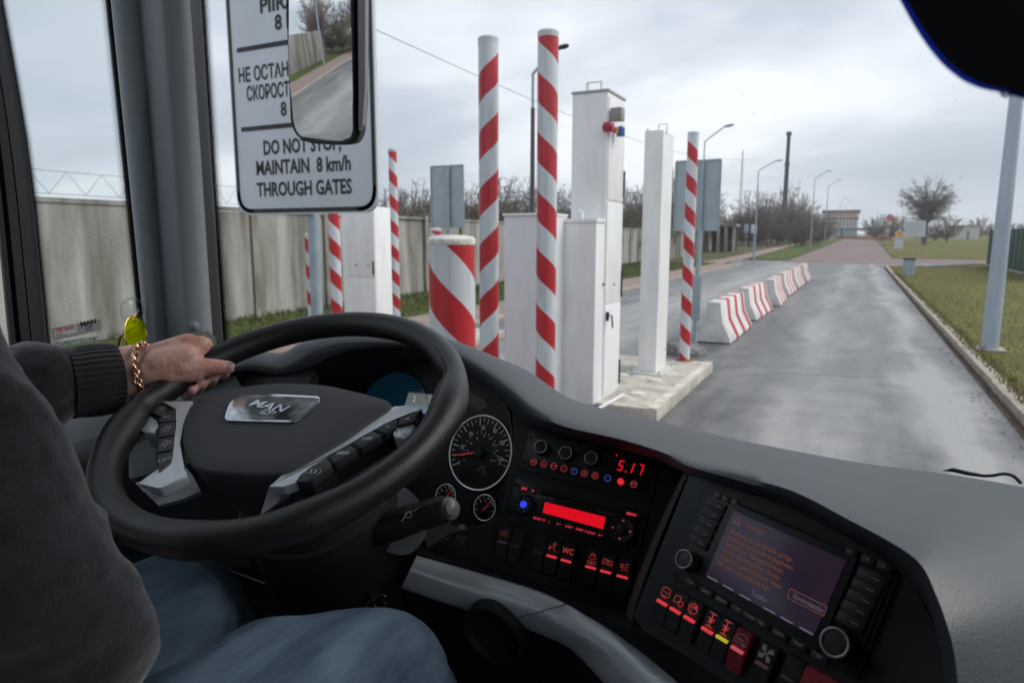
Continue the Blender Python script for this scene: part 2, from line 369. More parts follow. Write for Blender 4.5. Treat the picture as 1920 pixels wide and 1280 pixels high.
for i in range(13):                                   # the kerb swings round the corner into the side road
    a = PI/2*i/12; rows.append([V(2.0+2.5-2.5*math.cos(a)+dx*math.cos(a), 58+2.5*math.sin(a)-dx*math.sin(a), z) for dx, z in ((-.09, .0), (-.09, .13), (.09, .13), (.09, .0))])
mb.grid(rows); mb.build('corner_kerb', M_kerb)['kind'] = 'structure'

rc = random.Random(17); mb = MB()
for x0_, y0_, x1_, y1_ in ((-1.2, 11.9, .2, 12.0), (-.6, 20.5, 1.0, 20.3)):
    n_ = 26; pts = [V(x0_+(x1_-x0_)*k/n_+rc.uniform(-.05, .05), y0_+(y1_-y0_)*k/n_+rc.uniform(-.06, .06), .004) for k in range(n_+1)]
    for a, b in zip(pts, pts[1:]):
        d = (b-a).normalized(); w = V(-d.y, d.x, 0)*rc.uniform(.004, .010); mb.poly([a-w, a+w, b+w, b-w])
o = mb.build('road_cracks', M_tar, None, 0, fix=False); o['kind'] = 'structure'
# grass that stands up from the verges
def tufts(name, n, area, h, m, seed):
    rnd = random.Random(seed); mb = MB()
    for _ in range(n):
        x, y, z = area(rnd); a = rnd.uniform(0, PI); hh = h*rnd.uniform(.4, 1.3); w = hh*.14; l = rnd.uniform(-.5, .5)*hh
        d = V(math.cos(a), math.sin(a), 0)
        mb.poly([V(x, y, z)-d*w, V(x, y, z)+d*w, V(x+l, y+l*.4, z+hh)])
    o = mb.build(name, m, None, 0, fix=False); o['kind'] = 'stuff'; return o
M_blade = mat('grass_blades', (.09, .13, .03), .7, var=.5, vscale=.8, col2=(.10, .085, .03))
M_blade2 = mat('verge_blades', (.20, .195, .055), .7, var=.5, vscale=.6, col2=(.16, .11, .05))
def areaL(r):
    y = r.uniform(9, 60)**1.0; xw = -14.45-.058*(y-12.4); return (xw+(-10.8-xw)*r.random()**1.5, y, .05)
tag(tufts('grass', 16000, areaL, .14, M_blade, 1), None)
def areaR(r):
    y = 9+50*r.random()**1.6; return (2.08+14*r.random()**1.3, y, .10)
tufts('grass', 22000, areaR, .07, M_blade2, 2)
def areaE(r): return (1.98+.25*r.random()**1.5, 8+40*r.random()**1.5, .11)
tufts('grass', 2600, areaE, .09, M_blade2, 4)
rl = random.Random(31); mb = MB()
for _ in range(520):
    x, y = 1.88-.35*rl.random()**2.2, 7+38*rl.random()**1.4; a = rl.uniform(0, 6.3); s_ = rl.uniform(.012, .035); d = V(math.cos(a), math.sin(a), 0)*s_; w = V(-d.y, d.x, 0)*.5; c_ = V(x, y, .012)
    mb.poly([c_-d, c_-w+V(0, 0, .006), c_+d, c_+w+V(0, 0, .008)])
o = mb.build('leaf_litter', mat('dead_leaves', (.11, .065, .03), .9, var=.5, vscale=5), None, 0, fix=False); o['kind'] = 'stuff'

# ================================================================== the concrete wall
def conc_wall():
    m = mat('stained_concrete', (.41, .40, .37), .9, bump=.4, bscale=25, var=.4, vscale=1.5, vstretch=(.9, .9, .13), col2=(.15, .14, .12)); t, b = nodes_of(m)
    return m
M_wall = conc_wall(); M_post = mat('wall_post_concrete', (.27, .25, .21), .9, var=.45, vscale=2, vstretch=(1, 1, .4), bump=.5, bscale=25)
M_cap = mat('wall_top_grime', (.10, .095, .085), .95, var=.4, vscale=3)
WD = V(-.058, 1, 0).normalized(); WN = V(1, .058, 0).normalized()
def wall_at(s, n, z): return V(-14.5, 12.4, 0)+WD*s+WN*n+V(0, 0, z)
wall = thing('concrete_wall', 'long stained concrete panel wall with wire on top along the left verge', 'wall', wall_at(0, 0, 0))
def wbox(mb, s0, s1, n0, n1, z0, z1, bev=.0, zs=0):
    mb.box((s0, n0, z0), (s1, n1, z1), bev, Matrix.Translation(V(-14.5, 12.4, zs)) @ Matrix(((WD.x, WN.x, 0, 0), (WD.y, WN.y, 0, 0), (0, 0, 1, 0), (0, 0, 0, 1))))
rw = random.Random(5); pp = None; pq = None
for k in range(-6, 31):
    s = k*3.0+1.0; zs = hz(12.4+s)
    mb = MB(); nj = rw.uniform(-.03, .03); wbox(mb, s+.09, s+2.91, -.06+nj, .07+nj, -.1, 2.86+rw.uniform(-.04, .04), .01, zs)
    for q in range(9 if s > 45 else 0): wbox(mb, s+.25+q*.29, s+.36+q*.29, .06, .078, .05, 2.7, .006, zs)
    wbox(mb, s+.09, s+2.91, -.09, .12, 2.87, 2.95, .01, zs)
    mb.build('wall_panel', M_wall, wall)
    mb = MB(); wbox(mb, s-.09, s+.09, -.16, .16, -.1, 3.02, .012, zs); mb.build('post', M_post, wall)
mb = MB()                                              # razor wire carried on thin struts
for k in range(-6, 31):
    s = k*3.0+1.0; zs = hz(12.4+s); z0 = 2.98+zs; mb.tube([wall_at(s, 0, z0), wall_at(s, 0, z0+.55)], .016, 5)
    for j in range(4):
        a = s+j*.75; mb.tube([wall_at(a, 0, z0+.06), wall_at(a+.375, 0, z0+.5), wall_at(a+.75, 0, z0+.06)], .006, 4)
    for zz_ in (.06, .5): mb.tube([wall_at(s, 0, z0+zz_), wall_at(s+3, 0, z0+zz_)], .005, 4)
mb.build('barbed_wire', mat('rusty_wire', (.12, .11, .11), .7), wall)
# the older wall behind the coach, seen in its mirror
RX = -13.0
rear = thing('concrete_wall', 'pale ribbed concrete wall that ends at the trees, seen only in the mirror', 'wall', (RX, -20, 0))
mb = MB()
for k in range(9):
    mb.box((RX-.1, -34+k*3, -.1), (RX+.05, -31.05+k*3, 2.9), .01)
    for q in range(9): mb.box((RX+.04, -33.8+k*3+q*.3, 0), (RX+.10, -33.65+k*3+q*.3, 2.8), .01)
mb.build('wall_panel', M_wall, rear)

# ================================================================== the striped posts of the gate
S_A = stripe_mat('bands_rising', 1/.49, -1/(2*PI), .30)
S_B = stripe_mat('bands_falling', 1/.49, 1/(2*PI), .05)
M_cap2 = mat('post_cap', (.55, .58, .60), .6)
def striped_post(label, x, y, r, h, m, z0=0.0, rot=0.0):
    t = thing('striped_post', label, 'post'); mb = MB()
    mb.lathe(V(0, 0, 0), V(1, 0, 0), V(0, 1, 0), [(r, 0), (r, h)], 32, False); mb.build('pipe', m, t)
    mb = MB(); mb.lathe(V(0, 0, h), V(1, 0, 0), V(0, 1, 0), [(r*.99, -.05), (r+.002, -.004), (r+.002, .008), (r*.9, .02), (r*.5, .026)], 32); mb.build('cap', M_cap2, t)
    mb = MB(); mb.lathe(V(0, 0, 0), V(1, 0, 0), V(0, 1, 0), [(r*1.7, -.02), (r*1.7, .012), (r*1.05, .014), (r*1.02, .03)], 24, False); mb.build('base_flange', mat('rusty_flange', (.28, .10, .045), .8, var=.4, vscale=8), t)
    t.location = (x, y, z0); t.rotation_euler = (0, 0, rot); t['group'] = 'red and white striped gate posts'; return t
def top_h(px, py, x, y, z0=0):
    d = ray(px, py); k = math.hypot(x, y)/math.hypot(d.x, d.y); return (CAM0+d*k).z-z0
for lab, px, dep, ptop, r, m, z0 in (
    ('tall red and white striped post with bands rising to the right', 917, 6.25, (922, 75), .089, S_A, 0),
    ('tallest striped post, standing in front of the white cabinets', 1024, 6.05, (1030, 63), .089, S_B, 0),
    ('thin striped post alone against the concrete wall', 741, 13.9, (741, 281), .085, S_B, 0),
    ('striped post in front of the left edge of the far white cabinet', 629, 10.97, (629, 372), .089, S_B, .14),
    ('slim striped post along the right edge of the far white cabinet', 706, 11.8, (706, 360), .062, S_B, .14),
    ('slim striped post half hidden behind the sign post', 580, 12.6, (580, 440), .062, S_B, .14),
    ('short striped post peeping out behind the fat chevron bollard', 817, 14.0, (817, 430), .12, S_B, 0)):
    p = P(px, 500, dep); striped_post(lab, p.x, p.y, r, top_h(*ptop, p.x, p.y, z0), m, z0)
p = G(1283, 676, .15); striped_post('striped post at the far corner of the concrete island', p.x, p.y, .088, top_h(1301, 250, p.x, p.y, .15), S_B, .15)
p = P(848, 560, 7.0); hB = top_h(848, 452, p.x, p.y); bo = thing('chevron_bollard', 'fat round bollard with big red and white chevrons and a white dome cap', 'bollard'); rB = .236; S_C = stripe_mat('chevron_bands', 1/.85, -.276, -hB/.85+1e-3, vee=math.radians(24))
mb = MB(); mb.lathe(V(0, 0, 0), V(1, 0, 0), V(0, 1, 0), [(rB, 0), (rB, hB)], 40, False); mb.build('pipe', S_C, bo)
mb = MB(); mb.lathe(V(0, 0, hB), V(1, 0, 0), V(0, 1, 0), [(rB+.004, -.035), (rB+.01, -.01), (rB+.006, .02), (rB*.9, .045), (rB*.5, .06)], 40); mb.build('cap', mat('cap_white', (.70, .69, .63), .5, var=.2, vscale=12), bo)
bo.location = (p.x, p.y, 0)

# ================================================================== islands, cabinets and portal pillars
isl = thing('traffic_island', 'weathered concrete island carrying the tall white pillars', 'traffic island', (-3, 10, 0))
mb = MB(); mb.box((-3.75, 7.94, -.05), (-2.03, 11.5, .155), .015); mb.build('slab', M_conc, isl)
mb = MB(); mb.box((-2.16, 7.95, .157), (-2.04, 11.49, .163)); mb.build('edge_stone', mat('edge_stone', (.62, .58, .50), .85, var=.25, vscale=6), isl)
M_stain = mat('rust_stain', (.16, .11, .07), .9, var=.5, vscale=9)
for px, py in ((1195, 738), (1228, 713), (1165, 703)):
    p = G(px, py, .16); mb = MB(); mb.lathe(V(p.x, p.y, .155), V(1, 0, 0), V(0, 1, 0), [(.105, 0), (.105, .018), (.09, .026)], 28); mb.build('round_cover', mat('cover_white', (.66, .64, .58), .6, var=.2, vscale=12), isl)
mb = MB(); mb.tube([G(1122, 766, .18), G(1168, 740, .18)], .02, 10); mb.build('pipe', M_white2, isl)
isl2 = thing('traffic_island', 'low concrete island across the other lane, behind the sign', 'traffic island', (-7.6, 10, 0))
mb = MB(); mb.box((-8.4, 7.0, -.05), (-6.9, 13.5, .15), .015); mb.build('slab', M_conc, isl2)
def cab(name, label, lo, hi, **k):
    t = thing(name, label, 'cabinet', ((lo[0]+hi[0])/2, (lo[1]+hi[1])/2, lo[2])); return t
def xat(px, y): return axis(px, 446, 1, y).x
def yat(px, x): return axis(px, 446, 0, x).y
def zat(px, py, ax, val): return axis(px, py, ax, val).z
M_seam = mat('door_gap', (.10, .10, .11), .8)
def eye(mb, p, w=.05, h=.11): mb.tube([p+V(-w, 0, 0), p+V(-w*.9, 0, h*.7), p+V(0, 0, h), p+V(w*.9, 0, h*.7), p+V(w, 0, 0)], .022, 8)
# low cabinet behind the tallest striped post
ya = 7.35; t = cab('steel_cabinet', 'low white steel cabinet behind the tallest striped post', (xat(945, ya), ya, .0), (xat(1012, ya), ya+.5, 2))
za = zat(975, 405, 1, ya); mb = MB(); mb.box((xat(945, ya), ya, .0), (xat(1030, ya), ya+.55, za), .012); mb.build('body', M_white2, t)
mb = MB(); mb.box((xat(943, ya), ya-.02, za+.001), (xat(1031, ya), ya+.57, za+.03), .008); mb.build('lid', M_white, t)
mb = MB(); eye(mb, V(xat(1001, ya), ya+.2, za+.02)); mb.build('lifting_eye', M_white, t)
# front cabinet
yb = 7.81; xr = -2.8; xl = xat(1043, yb); zb = zat(1048, 418, 1, yb)
t = cab('steel_cabinet', 'white steel cabinet with plain front standing before the tall pillar', (xl, yb, .15), (xr, yb+.3, zb))
mb = MB(); mb.box((xl, yb, .15), (xr, 8.12, zb), .012); mb.build('body', M_white, t)
mb = MB(); mb.box((xl-.015, yb-.015, zb+.001), (xr+.012, 8.12, zb+.05), .01); mb.build('lid', M_white, t)
mb = MB(); eye(mb, V(xat(1076, yb), yb+.15, zb+.04)); mb.build('lifting_eye', M_white, t)
mb = MB(); mb.box((xl+.03, yb-.006, zb-.12), (xl+.07, yb, zb-.04)); mb.build('hinge', M_white2, t)
# tall pillar
y2 = 8.12; y3 = yat(1163, -2.8)+.05; zt = zat(1130, 172, 1, y2)
tp = thing('portal_pillar', 'tallest white detector pillar with beacons and a doored lower part', 'detector pillar', (-3, 8.3, .15))
mb = MB(); mb.box((xl+.06, y2+.003, .15), (-2.80, y3, zt), .012); mb.build('body', M_white, tp)
zs1 = zat(1145, 378, 0, -2.8); zs2 = zat(1140, 570, 0, -2.8)
for z0, z1, nm in ((zs1+.015, zt-.05, 'upper_door'), (zs2+.012, zs1-.012, 'middle_door'), (.2, zs2-.012, 'lower_door')):
    mb = MB(); mb.box((-2.80, y2+.03, z0), (-2.785, y3-.02, z1), .004); d = mb.build(nm, M_white, tp)
    mb = MB(); mb.tube([V(-2.78, y3-.015, z0+.05), V(-2.78, y3-.015, z0+.05+(z1-z0)*.28)], .016, 8); mb.build('hinge_rod', M_darkmetal, d)
    if nm == 'lower_door':
        p = axis(1116, 600, 0, -2.785); p.x = -2.78; p.y = y2+.07
        mb = MB(); mb.box(p+V(0, -.02, -.05), p+V(.03, .03, .06), .006); mb.tube([p+V(.03, 0, .02), p+V(.07, 0, .02), p+V(.075, .03, -.14)], .011, 8); mb.build('handle', M_darkmetal, d)
    if nm == 'middle_door':
        for px in (1132, 1151):
            q = axis(px, 533, 0, -2.785); mb = MB(); mb.ball((-2.785, q.y, q.z), .016); mb.build('lock', M_darkmetal, d)
mb = MB(); mb.box((xl+.05, y2-.012, zt+.001), (-2.785, y3+.015, zt+.03), .008); mb.build('lid', mat('lid_grey', (.42, .40, .38), .6), tp)
mb = MB(); xe = xat(1104, y2); mb.tube([V(xe-.09, y2+.1, zt-.15), V(xe-.09, y2+.1, zt+.14), V(xe+.09, y2+.1, zt+.14), V(xe+.09, y2+.1, zt-.15)], .018, 8); mb.build('lifting_frame', M_white, tp)
def on_x(px, py, x=-2.78): return axis(px, py, 0, x)
mb = MB(); q = on_x(1158, 215, -2.7); mb.box(q-V(.07, .07, .075), q+V(.07, .07, .075), .012); mb.build('camera_housing', mat('camera_grey', (.30, .28, .26), .5), tp)
mb = MB(); q = on_x(1144, 238, -2.74); mb.lathe(q-V(.06, 0, .0), V(0, 1, 0), V(0, 0, 1), [(.05, -.02), (.06, .0), (.062, .08), (.045, .1)], 20); mb.build('siren', mat('siren_red', (.35, .02, .05), .35), tp)
mb = MB(); q = on_x(1164, 247, -2.7); mb.lathe(q-V(0, 0, .06), V(1, 0, 0), V(0, 1, 0), [(.05, 0), (.052, .01), (.05, .1), (.03, .125)], 20); mb.build('blue_beacon', mat('beacon_blue', (.01, .12, .42), .2, coat=.5), tp)
mb = MB(); q = on_x(1154, 245, -2.72); mb.lathe(q-V(0, 0, .03), V(1, 0, 0), V(0, 1, 0), [(.035, 0), (.035, .05), (.02, .07)], 16); mb.build('orange_beacon', mat('beacon_orange', (.65, .16, .02), .25), tp)
# second pillar on its bolted foot
yc = 10.08; xc = -2.62; zc = zat(1232, 244, 1, yc); xcl = xat(1203, yc)
pc = thing('portal_pillar', 'plain white square pillar bolted to the middle of the island', 'detector pillar', (-2.9, 10.3, .15))
mb = MB(); mb.box((xcl, yc, .17), (xc, yat(1257, xc), zc), .012); mb.build('body', M_white, pc)
mb = MB(); mb.box((xcl-.13, yc-.14, .155), (xc+.13, yat(1257, xc)+.12, .175), .004)
mb.build('base_plate', mat('plate_white', (.60, .59, .55), .5, var=.2, vscale=9), pc)
mb = MB()
for bx in (xcl-.07, xc+.07):
    for by in (yc-.08, yat(1257, xc)+.06): mb.lathe(V(bx, by, .175), V(1, 0, 0), V(0, 1, 0), [(.02, 0), (.02, .02), (.01, .035)], 6)
mb.build('bolts', M_galv, pc)
mb = MB(); xe = xat(1231, yc); mb.tube([V(xe-.06, yc+.15, zc-.05), V(xe-.06, yc+.15, zc+.1), V(xe+.06, yc+.15, zc+.1), V(xe+.06, yc+.15, zc-.05)], .014, 8); mb.ball((xcl+.02, yc+.1, zc+.03), .025); mb.build('lifting_frame', M_white, pc)
# far cabinet on the other island
yd = 9.4; zd = zat(672, 388, 1, yd); xd0, xd1 = xat(641, yd), xat(703, yd)
t = cab('steel_cabinet', 'white cabinet between two striped posts beyond the speed sign', (xd0, yd, .15), (xd1, yd+.4, zd))
mb = MB(); mb.box((xd0, yd, .15), (xd1, yd+.45, zd), .012); mb.build('body', M_white, t)
zz1 = zat(675, 520, 1, yd)
for z0, z1, nm in ((.2, zz1-.012, 'lower_door'), (zz1+.012, zd-.04, 'upper_door')):
    mb = MB(); mb.box((xat(652, yd), yd-.015, z0), (xd1-.01, yd, z1), .004); d = mb.build(nm, M_white, t)
    if nm == 'upper_door':
        for px in (667, 690): mb = MB(); mb.ball((xat(px, yd), yd-.016, zat(px, 497, 1, yd)), .016); mb.build('lock', M_darkmetal, d)
        mb = MB(); xx = xat(700, yd); mb.tube([V(xx, yd-.03, zat(700, 515, 1, yd)), V(xx, yd-.03, zat(700, 490, 1, yd))], .014, 8); mb.build('hinge_rod', M_darkmetal, d)

# ================================================================== the speed sign and the backs of other signs
sg = thing('speed_sign', 'large white speed sign lettered in three languages on a grey post', 'road sign', (-4.0, 4.3, 0)); YS = 4.2
a, b, c_, d_ = (axis(x_, y_, 1, YS) for x_, y_ in ((461, 398), (699, 387), (699, 387), (427, 0)))
x0, x1, zb0 = axis(449, 380, 1, YS).x, axis(703, 370, 1, YS).x, (axis(560, 394, 1, YS).z)
zt0 = zb0+2.25; pls = Pl((0, YS, 0), (1, 0, 0), (0, -1, 0)); M_sign = mat('sign_white', (.60, .64, .68), .4, var=.05, vscale=2); M_ink = mat('sign_black', (.012, .013, .016), .5)
cs = [(x0, zb0), (x1, zb0), (x1, zt0), (x0, zt0)]
mb = MB(); mb.prism(pls, rpoly([(x0-.03, zb0-.03), (x1+.03, zb0-.03), (x1+.03, zt0+.03), (x0-.03, zt0+.03)], .16, 8), 0, -.03, .004); mb.build('plate', M_sign, sg)
mb = MB(); mb.stroke(pls, rpoly(cs, .15, 10), .034, .003, True); mb.build('border', M_ink, sg)
def suv(px, py): q = axis(px, py, 1, YS); return q.x, q.z
mb = MB(); xm = (x0+x1)/2
def line(px, py, st, h, **k): u, v = suv(px, py); mb.text(st, pls, xm, v, h, .004, **k)
line(515, 8, 'PIIRATUD', .155, bold=.004, fit=.72); line(525, 43, '8 km/h', .155, bold=.004, fit=.42)
line(570, 127, 'НЕ ОСТАНАВЛИВАТЬСЯ', .15, bold=.003, fit=1.26); line(570, 165, 'СКОРОСТЬ ДВИЖЕНИЯ', .15, bold=.003, fit=1.10); line(560, 203, '8 км/ч', .15, bold=.003, fit=.38)
line(562, 274, 'DO NOT STOP,', .155, bold=.004, fit=.80); line(569, 312, 'MAINTAIN  8 km/h', .155, bold=.004, fit=.98); line(571, 354, 'THROUGH GATES', .155, bold=.004, fit=.99)
for yy in (86, 239):
    u, v = suv(500, yy); mb.stroke(pls, [(x0+.09, v), (x1-.09, v)], .035, .004)
mb.build('lettering', M_ink, sg)
p = axis(591, 500, 1, YS+.09); mb = MB(); mb.tube([V(p.x, p.y, 0), V(p.x, p.y, zt0-.05)], .048, 18); mb.build('pole', M_galv, sg)
for z_ in (zb0+.15, zt0-.3): mb = MB(); mb.box((p.x-.12, YS+.03, z_), (p.x+.12, YS+.16, z_+.04), .004); mb.build('bracket', M_galv, sg)
def sign_back(label, pl, pr, pt, pb, pole_px, dep, rail):
    q = P((pl+pr)/2, pt, dep); y = q.y; t = thing('traffic_sign', label, 'road sign', (q.x, y, 0))
    xa, xb, zt_, zb_ = axis(pl, pt, 1, y).x, axis(pr, pt, 1, y).x, axis((pl+pr)/2, pt, 1, y).z, axis((pl+pr)/2, pb, 1, y).z
    mb = MB(); mb.box((xa, y, zb_), (xb, y+.012, zt_)); mb.build('plate', M_signback, t)
    mb = MB()
    mb.box((xa, y-.02, zt_-.012), (xb, y, zt_+.012)); mb.box((xb-.012, y-.02, zb_), (xb+.012, y, zt_-.0125)); mb.box((xa-.012, y-.02, zb_), (xa+.012, y, zt_-.0125))
    mb.build('rim', M_galv, t)
    xp = axis(pole_px, 400, 1, y-.06).x; mb = MB(); mb.tube([V(xp, y-.062, 0), V(xp, y-.062, zt_-.02)], .04, 14); mb.build('pole', M_galv, t); return t, xp, y
sign_back('grey back of a tall sign plate near the concrete wall', 808, 869, 311, 427, 840, 14.5, 0)
t, xp, y = sign_back('grey back of a broad sign plate behind the corner striped post', 1268, 1353, 301, 433, 1313, 12.9, 0)
q0, q1 = axis(1308, 518, 1, y-.1), axis(1308, 600, 1, y-.1); mb = MB(); mb.box((xp-.09, y-.16, q1.z), (xp+.09, y-.105, q0.z), .008); mb.build('junction_box', M_galv, t)

# ================================================================== concrete barriers
M_bar = stripe = None
def barrier_mat():
    m = mat('barrier_paint', (.70, .69, .66), .7, var=.22, vscale=3, bump=.3, bscale=40); t, b = nodes_of(m); return m
M_bar = barrier_mat(); M_red = mat('barrier_red', (.50, .035, .05), .6, var=.3, vscale=6)
prof = [(.37, .0), (.37, .06), (.19, .42), (.135, .82), (.11, .85)]
def barrier():
    t = thing('concrete_barrier', None, 'barrier'); mb = MB(); L = 1.6
    pts = [(-w, z) for w, z in prof]+[(w, z) for w, z in prof[::-1]]
    rows = [[V(x, y, z) for x, z in pts] for y in (-L, -L+.02, L-.02, L)]
    for k in (0, 3):
        rows[k] = [V(p.x*.97, p.y, p.z*.985+.005) for p in rows[k]]
    mb.grid(rows); mb.poly(rows[0]); mb.poly(rows[3][::-1]); mb.build('block', M_bar, t, 40)
    for yc_ in (-.7, 0.3, 1.28):
        mb = MB(); w = .16
        q = [(x*1.0+(.005 if x > 0 else -.005), z+(.004 if z > .84 else 0)) for x, z in pts]
        mb.grid([[V(x, yc_-w, z) for x, z in q], [V(x, yc_+w, z) for x, z in q]]); mb.build('red_stripe', M_red, t, 40)
    return t
b0 = barrier(); pa, pb_ = G(1352, 644), G(1524, 521); NBAR = 6
names = ['first red striped white concrete barrier, nearest the island', 'second barrier of the red striped row, counted from the island', 'third barrier of the red striped row, counted from the island', 'third barrier from the far end of the red striped row', 'second barrier from the far end of the red striped row', 'last red striped barrier, at the far end of the row']
for k in range(NBAR):
    x_ = -2.62+.0+k*.02; y_ = 16.25+k*4.5
    if k == 0: b0.location = (x_, y_, .02); b0['label'] = names[0]; b0['group'] = 'row of red and white barriers'
    else: dup(b0, (x_+random.Random(k).uniform(-.05, .05), y_, .02), random.Random(k).uniform(-.03, .03), names[k], 'row of red and white barriers')
rk = thing('stone_mound', 'small grey stone mound behind the corner of the island', 'stone mound', (-2.9, 13, 0)); mb = MB()
mb.ball((-2.95, 13.1, -.02), .36, (1.3, 1, .75), 4)
for v in mb.bm.verts: v.co += V(0, 0, 1)*.10*noise.noise(v.co*4)+(v.co-V(-2.95, 13.1, 0)).normalized()*.06*noise.noise(v.co*9)
mb.build('mound', mat('stone_grey', (.24, .24, .235), .95, bump=1, bscale=18, var=.3, vscale=6), rk)

# ================================================================== lamps, masts, signs far off
def street_lamp(label, x, y, h, arm, r0=.075, z0=None, col=M_galv, lower=None, group='street lamps along the road'):
    z0 = hz(y) if z0 is None else z0
    t = thing('street_lamp', label, 'street lamp', (x, y, z0), group); mb = MB()
    mb.tube([V(x, y, z0), V(x, y, z0+h*.78)], [r0, r0*.75], 12); mb.build('pole', lower or col, t)
    mb = MB(); ax, ay = arm; top = V(x, y, z0+h*.76)
    pts = cr([top, V(x, y, z0+h*.885), V(x+ax*.06, y+ay*.06, z0+h*.915), V(x+ax*.8, y+ay*.8, z0+h)], 4); mb.tube(pts, r0*.5, 8); mb.build('arm', col, t)
    mb = MB(); a, b = V(x+ax*.75, y+ay*.75, z0+h-.02), V(x+ax*1.15, y+ay*1.15, z0+h+.06)
    mb.tube([a, a.lerp(b, .15), a.lerp(b, .7), b], [.03, .06, .075, .035], 10); mb.build('lamp_head', M_darkmetal if lower else col, t); return t
M_dkpole = mat('dark_wood_pole', (.10, .10, .10), .8, var=.3, vscale=3, vstretch=(1, 1, .2))
p = P(998, 400, 21); street_lamp('dark street lamp pole with upswept arm above the wall', p.x, p.y, top_h(1056, 90, p.x, p.y), (.85, .35), .085, 0, M_galv, M_dkpole)
p = P(1316, 400, 36); street_lamp('street lamp rising behind the broad sign back', p.x, p.y, top_h(1335, 238, p.x, p.y), (1.2, .2), .065, 0)
lamps = [(1416, 66, 303, 'grey street lamp left of the tall chimney'), (1521, 98, 322, 'street lamp right of the tall chimney, taller of the two'), (1547, 120, 338, 'street lamp standing over the left end of the red building'), (1572, 190, 370, 'small far street lamp above the red building'), (1582, 230, 376, 'smallest far street lamp above the red building')]
for px, dep, pt, lab in lamps:
    p = P(px, 440, dep); z0 = hz(p.y); street_lamp(lab, p.x, p.y, top_h(px, pt, p.x, p.y, z0), (1.8, .3), .085, z0)
# lamp column on the right verge
lp = G(1855, 656, .10); t = thing('lamp_column', 'grey steel lamp column on the right verge', 'street lamp', (lp.x, lp.y, .1))
mb = MB(); mb.tube([V(lp.x, lp.y, .1), V(lp.x, lp.y, 8.5)], [.145, .085], 20); mb.build('pole', mat('column_grey', (.40, .47, .55), .45, .15, var=.1, vscale=3, vstretch=(1, 1, .3)), t)
mb = MB(); mb.box((lp.x-.24, lp.y-.24, .10), (lp.x+.24, lp.y+.24, .135), .006); mb.build('base_plate', mat('plate_stone', (.38, .35, .31), .8), t)
# mast and chimney
p = P(1468, 440, 260); z0 = hz(p.y); h = top_h(1470, 248, p.x, p.y, z0); t = thing('chimney', 'tall thin dark chimney with a flared top', 'chimney', (p.x, p.y, z0))
mb = MB(); mb.lathe(V(p.x, p.y, z0), V(1, 0, 0), V(0, 1, 0), [(1.05, -1), (.72, h*.68), (.92, h*.69), (.92, h*.71), (.70, h*.72), (.64, h*.96), (.95, h*.97), (.95, h)], 20); mb.build('stack', mat('chimney_brown', (.035, .03, .032), .9, var=.3, vscale=.3), t)
p = P(1385, 440, 230); z0 = hz(p.y); h = top_h(1386, 282, p.x, p.y, z0); t = thing('lattice_mast', 'thin lattice mast left of the chimney', 'mast', (p.x, p.y, z0)); mb = MB()
M_mast = mat('mast_grey', (.30, .33, .38), .6)
for k in range(3):
    a = 2*PI*k/3; mb.tube([V(p.x+.75*math.cos(a), p.y+.75*math.sin(a), z0), V(p.x+.12*math.cos(a), p.y+.12*math.sin(a), z0+h)], .07, 5)
for i in range(26):
    f0, f1 = i/26, (i+1)/26
    for k in range(3):
        a, b = 2*PI*k/3, 2*PI*(k+1)/3; r0, r1 = .75-.63*f0, .75-.63*f1
        mb.tube([V(p.x+r0*math.cos(a), p.y+r0*math.sin(a), z0+h*f0), V(p.x+r1*math.cos(b), p.y+r1*math.sin(b), z0+h*f1)], .035, 4)
mb.build('lattice', M_mast, t)
def small_sign(name, label, px, base_py, top_py, w, m, shape='rect', dep=None, plate=None):
    p = G(px, base_py); z0 = hz(p.y); h = top_h(px, top_py, p.x, p.y, z0); t = thing(name, label, 'road sign', (p.x, p.y, z0))
    mb = MB(); mb.tube([p, V(p.x, p.y, z0+h)], .04, 8); mb.build('pole', M_galv, t); return t, p, z0, h
t, p, z0, h = small_sign('priority_sign', 'yellow diamond priority road sign with a white plate below', 1684, 474, 424, .6, None)
pl_ = Pl((p.x, p.y-.06, z0), (1, 0, 0), (0, -1, 0)); r_ = .62
zc_ = top_h(1684, 438, p.x, p.y, z0)
mb = MB(); mb.prism(pl_, rpoly([(0, zc_-r_), (r_, zc_), (0, zc_+r_), (-r_, zc_)], .08), .0, -.02); d = mb.build('diamond', M_sign, t)
mb = MB(); mb.prism(pl_, rpoly([(0, zc_-r_*.72), (r_*.72, zc_), (0, zc_+r_*.72), (-r_*.72, zc_)], .06), .012, .002); mb.build('yellow_field', mat('sign_yellow', (.80, .36, .01), .4), d)
z1 = top_h(1684, 448, p.x, p.y, z0); z2 = top_h(1684, 466, p.x, p.y, z0); mb = MB(); mb.prism(pl_, rpoly(rect(0, (z1+z2)/2, .95, z1-z2), .06), .0, -.02); mb.build('plate', M_sign, t)
t, p, z0, h = small_sign('notice_board', 'wide white notice board on a post beside the yellow diamond', 1711, 482, 414, .6, None)
pl_ = Pl((p.x, p.y-.06, z0), (1, 0, 0), (0, -1, 0)); z1, z2 = top_h(1711, 414, p.x, p.y, z0), top_h(1711, 444, p.x, p.y, z0); w_ = (axis(1733, 440, 1, p.y)-axis(1694, 440, 1, p.y)).x
mb = MB(); mb.prism(pl_, rpoly(rect(0, (z1+z2)/2, w_, z1-z2), .05), .0, -.03); d = mb.build('board', M_sign, t)
mb = MB()
for i in range(6): mb.stroke(pl_, [(-w_*.4, z1-(i+1)*(z1-z2)/7.2), (w_*.36, z1-(i+1)*(z1-z2)/7.2)], .05, .004)
mb.build('lettering', mat('faded_ink', (.30, .32, .34), .6), d)
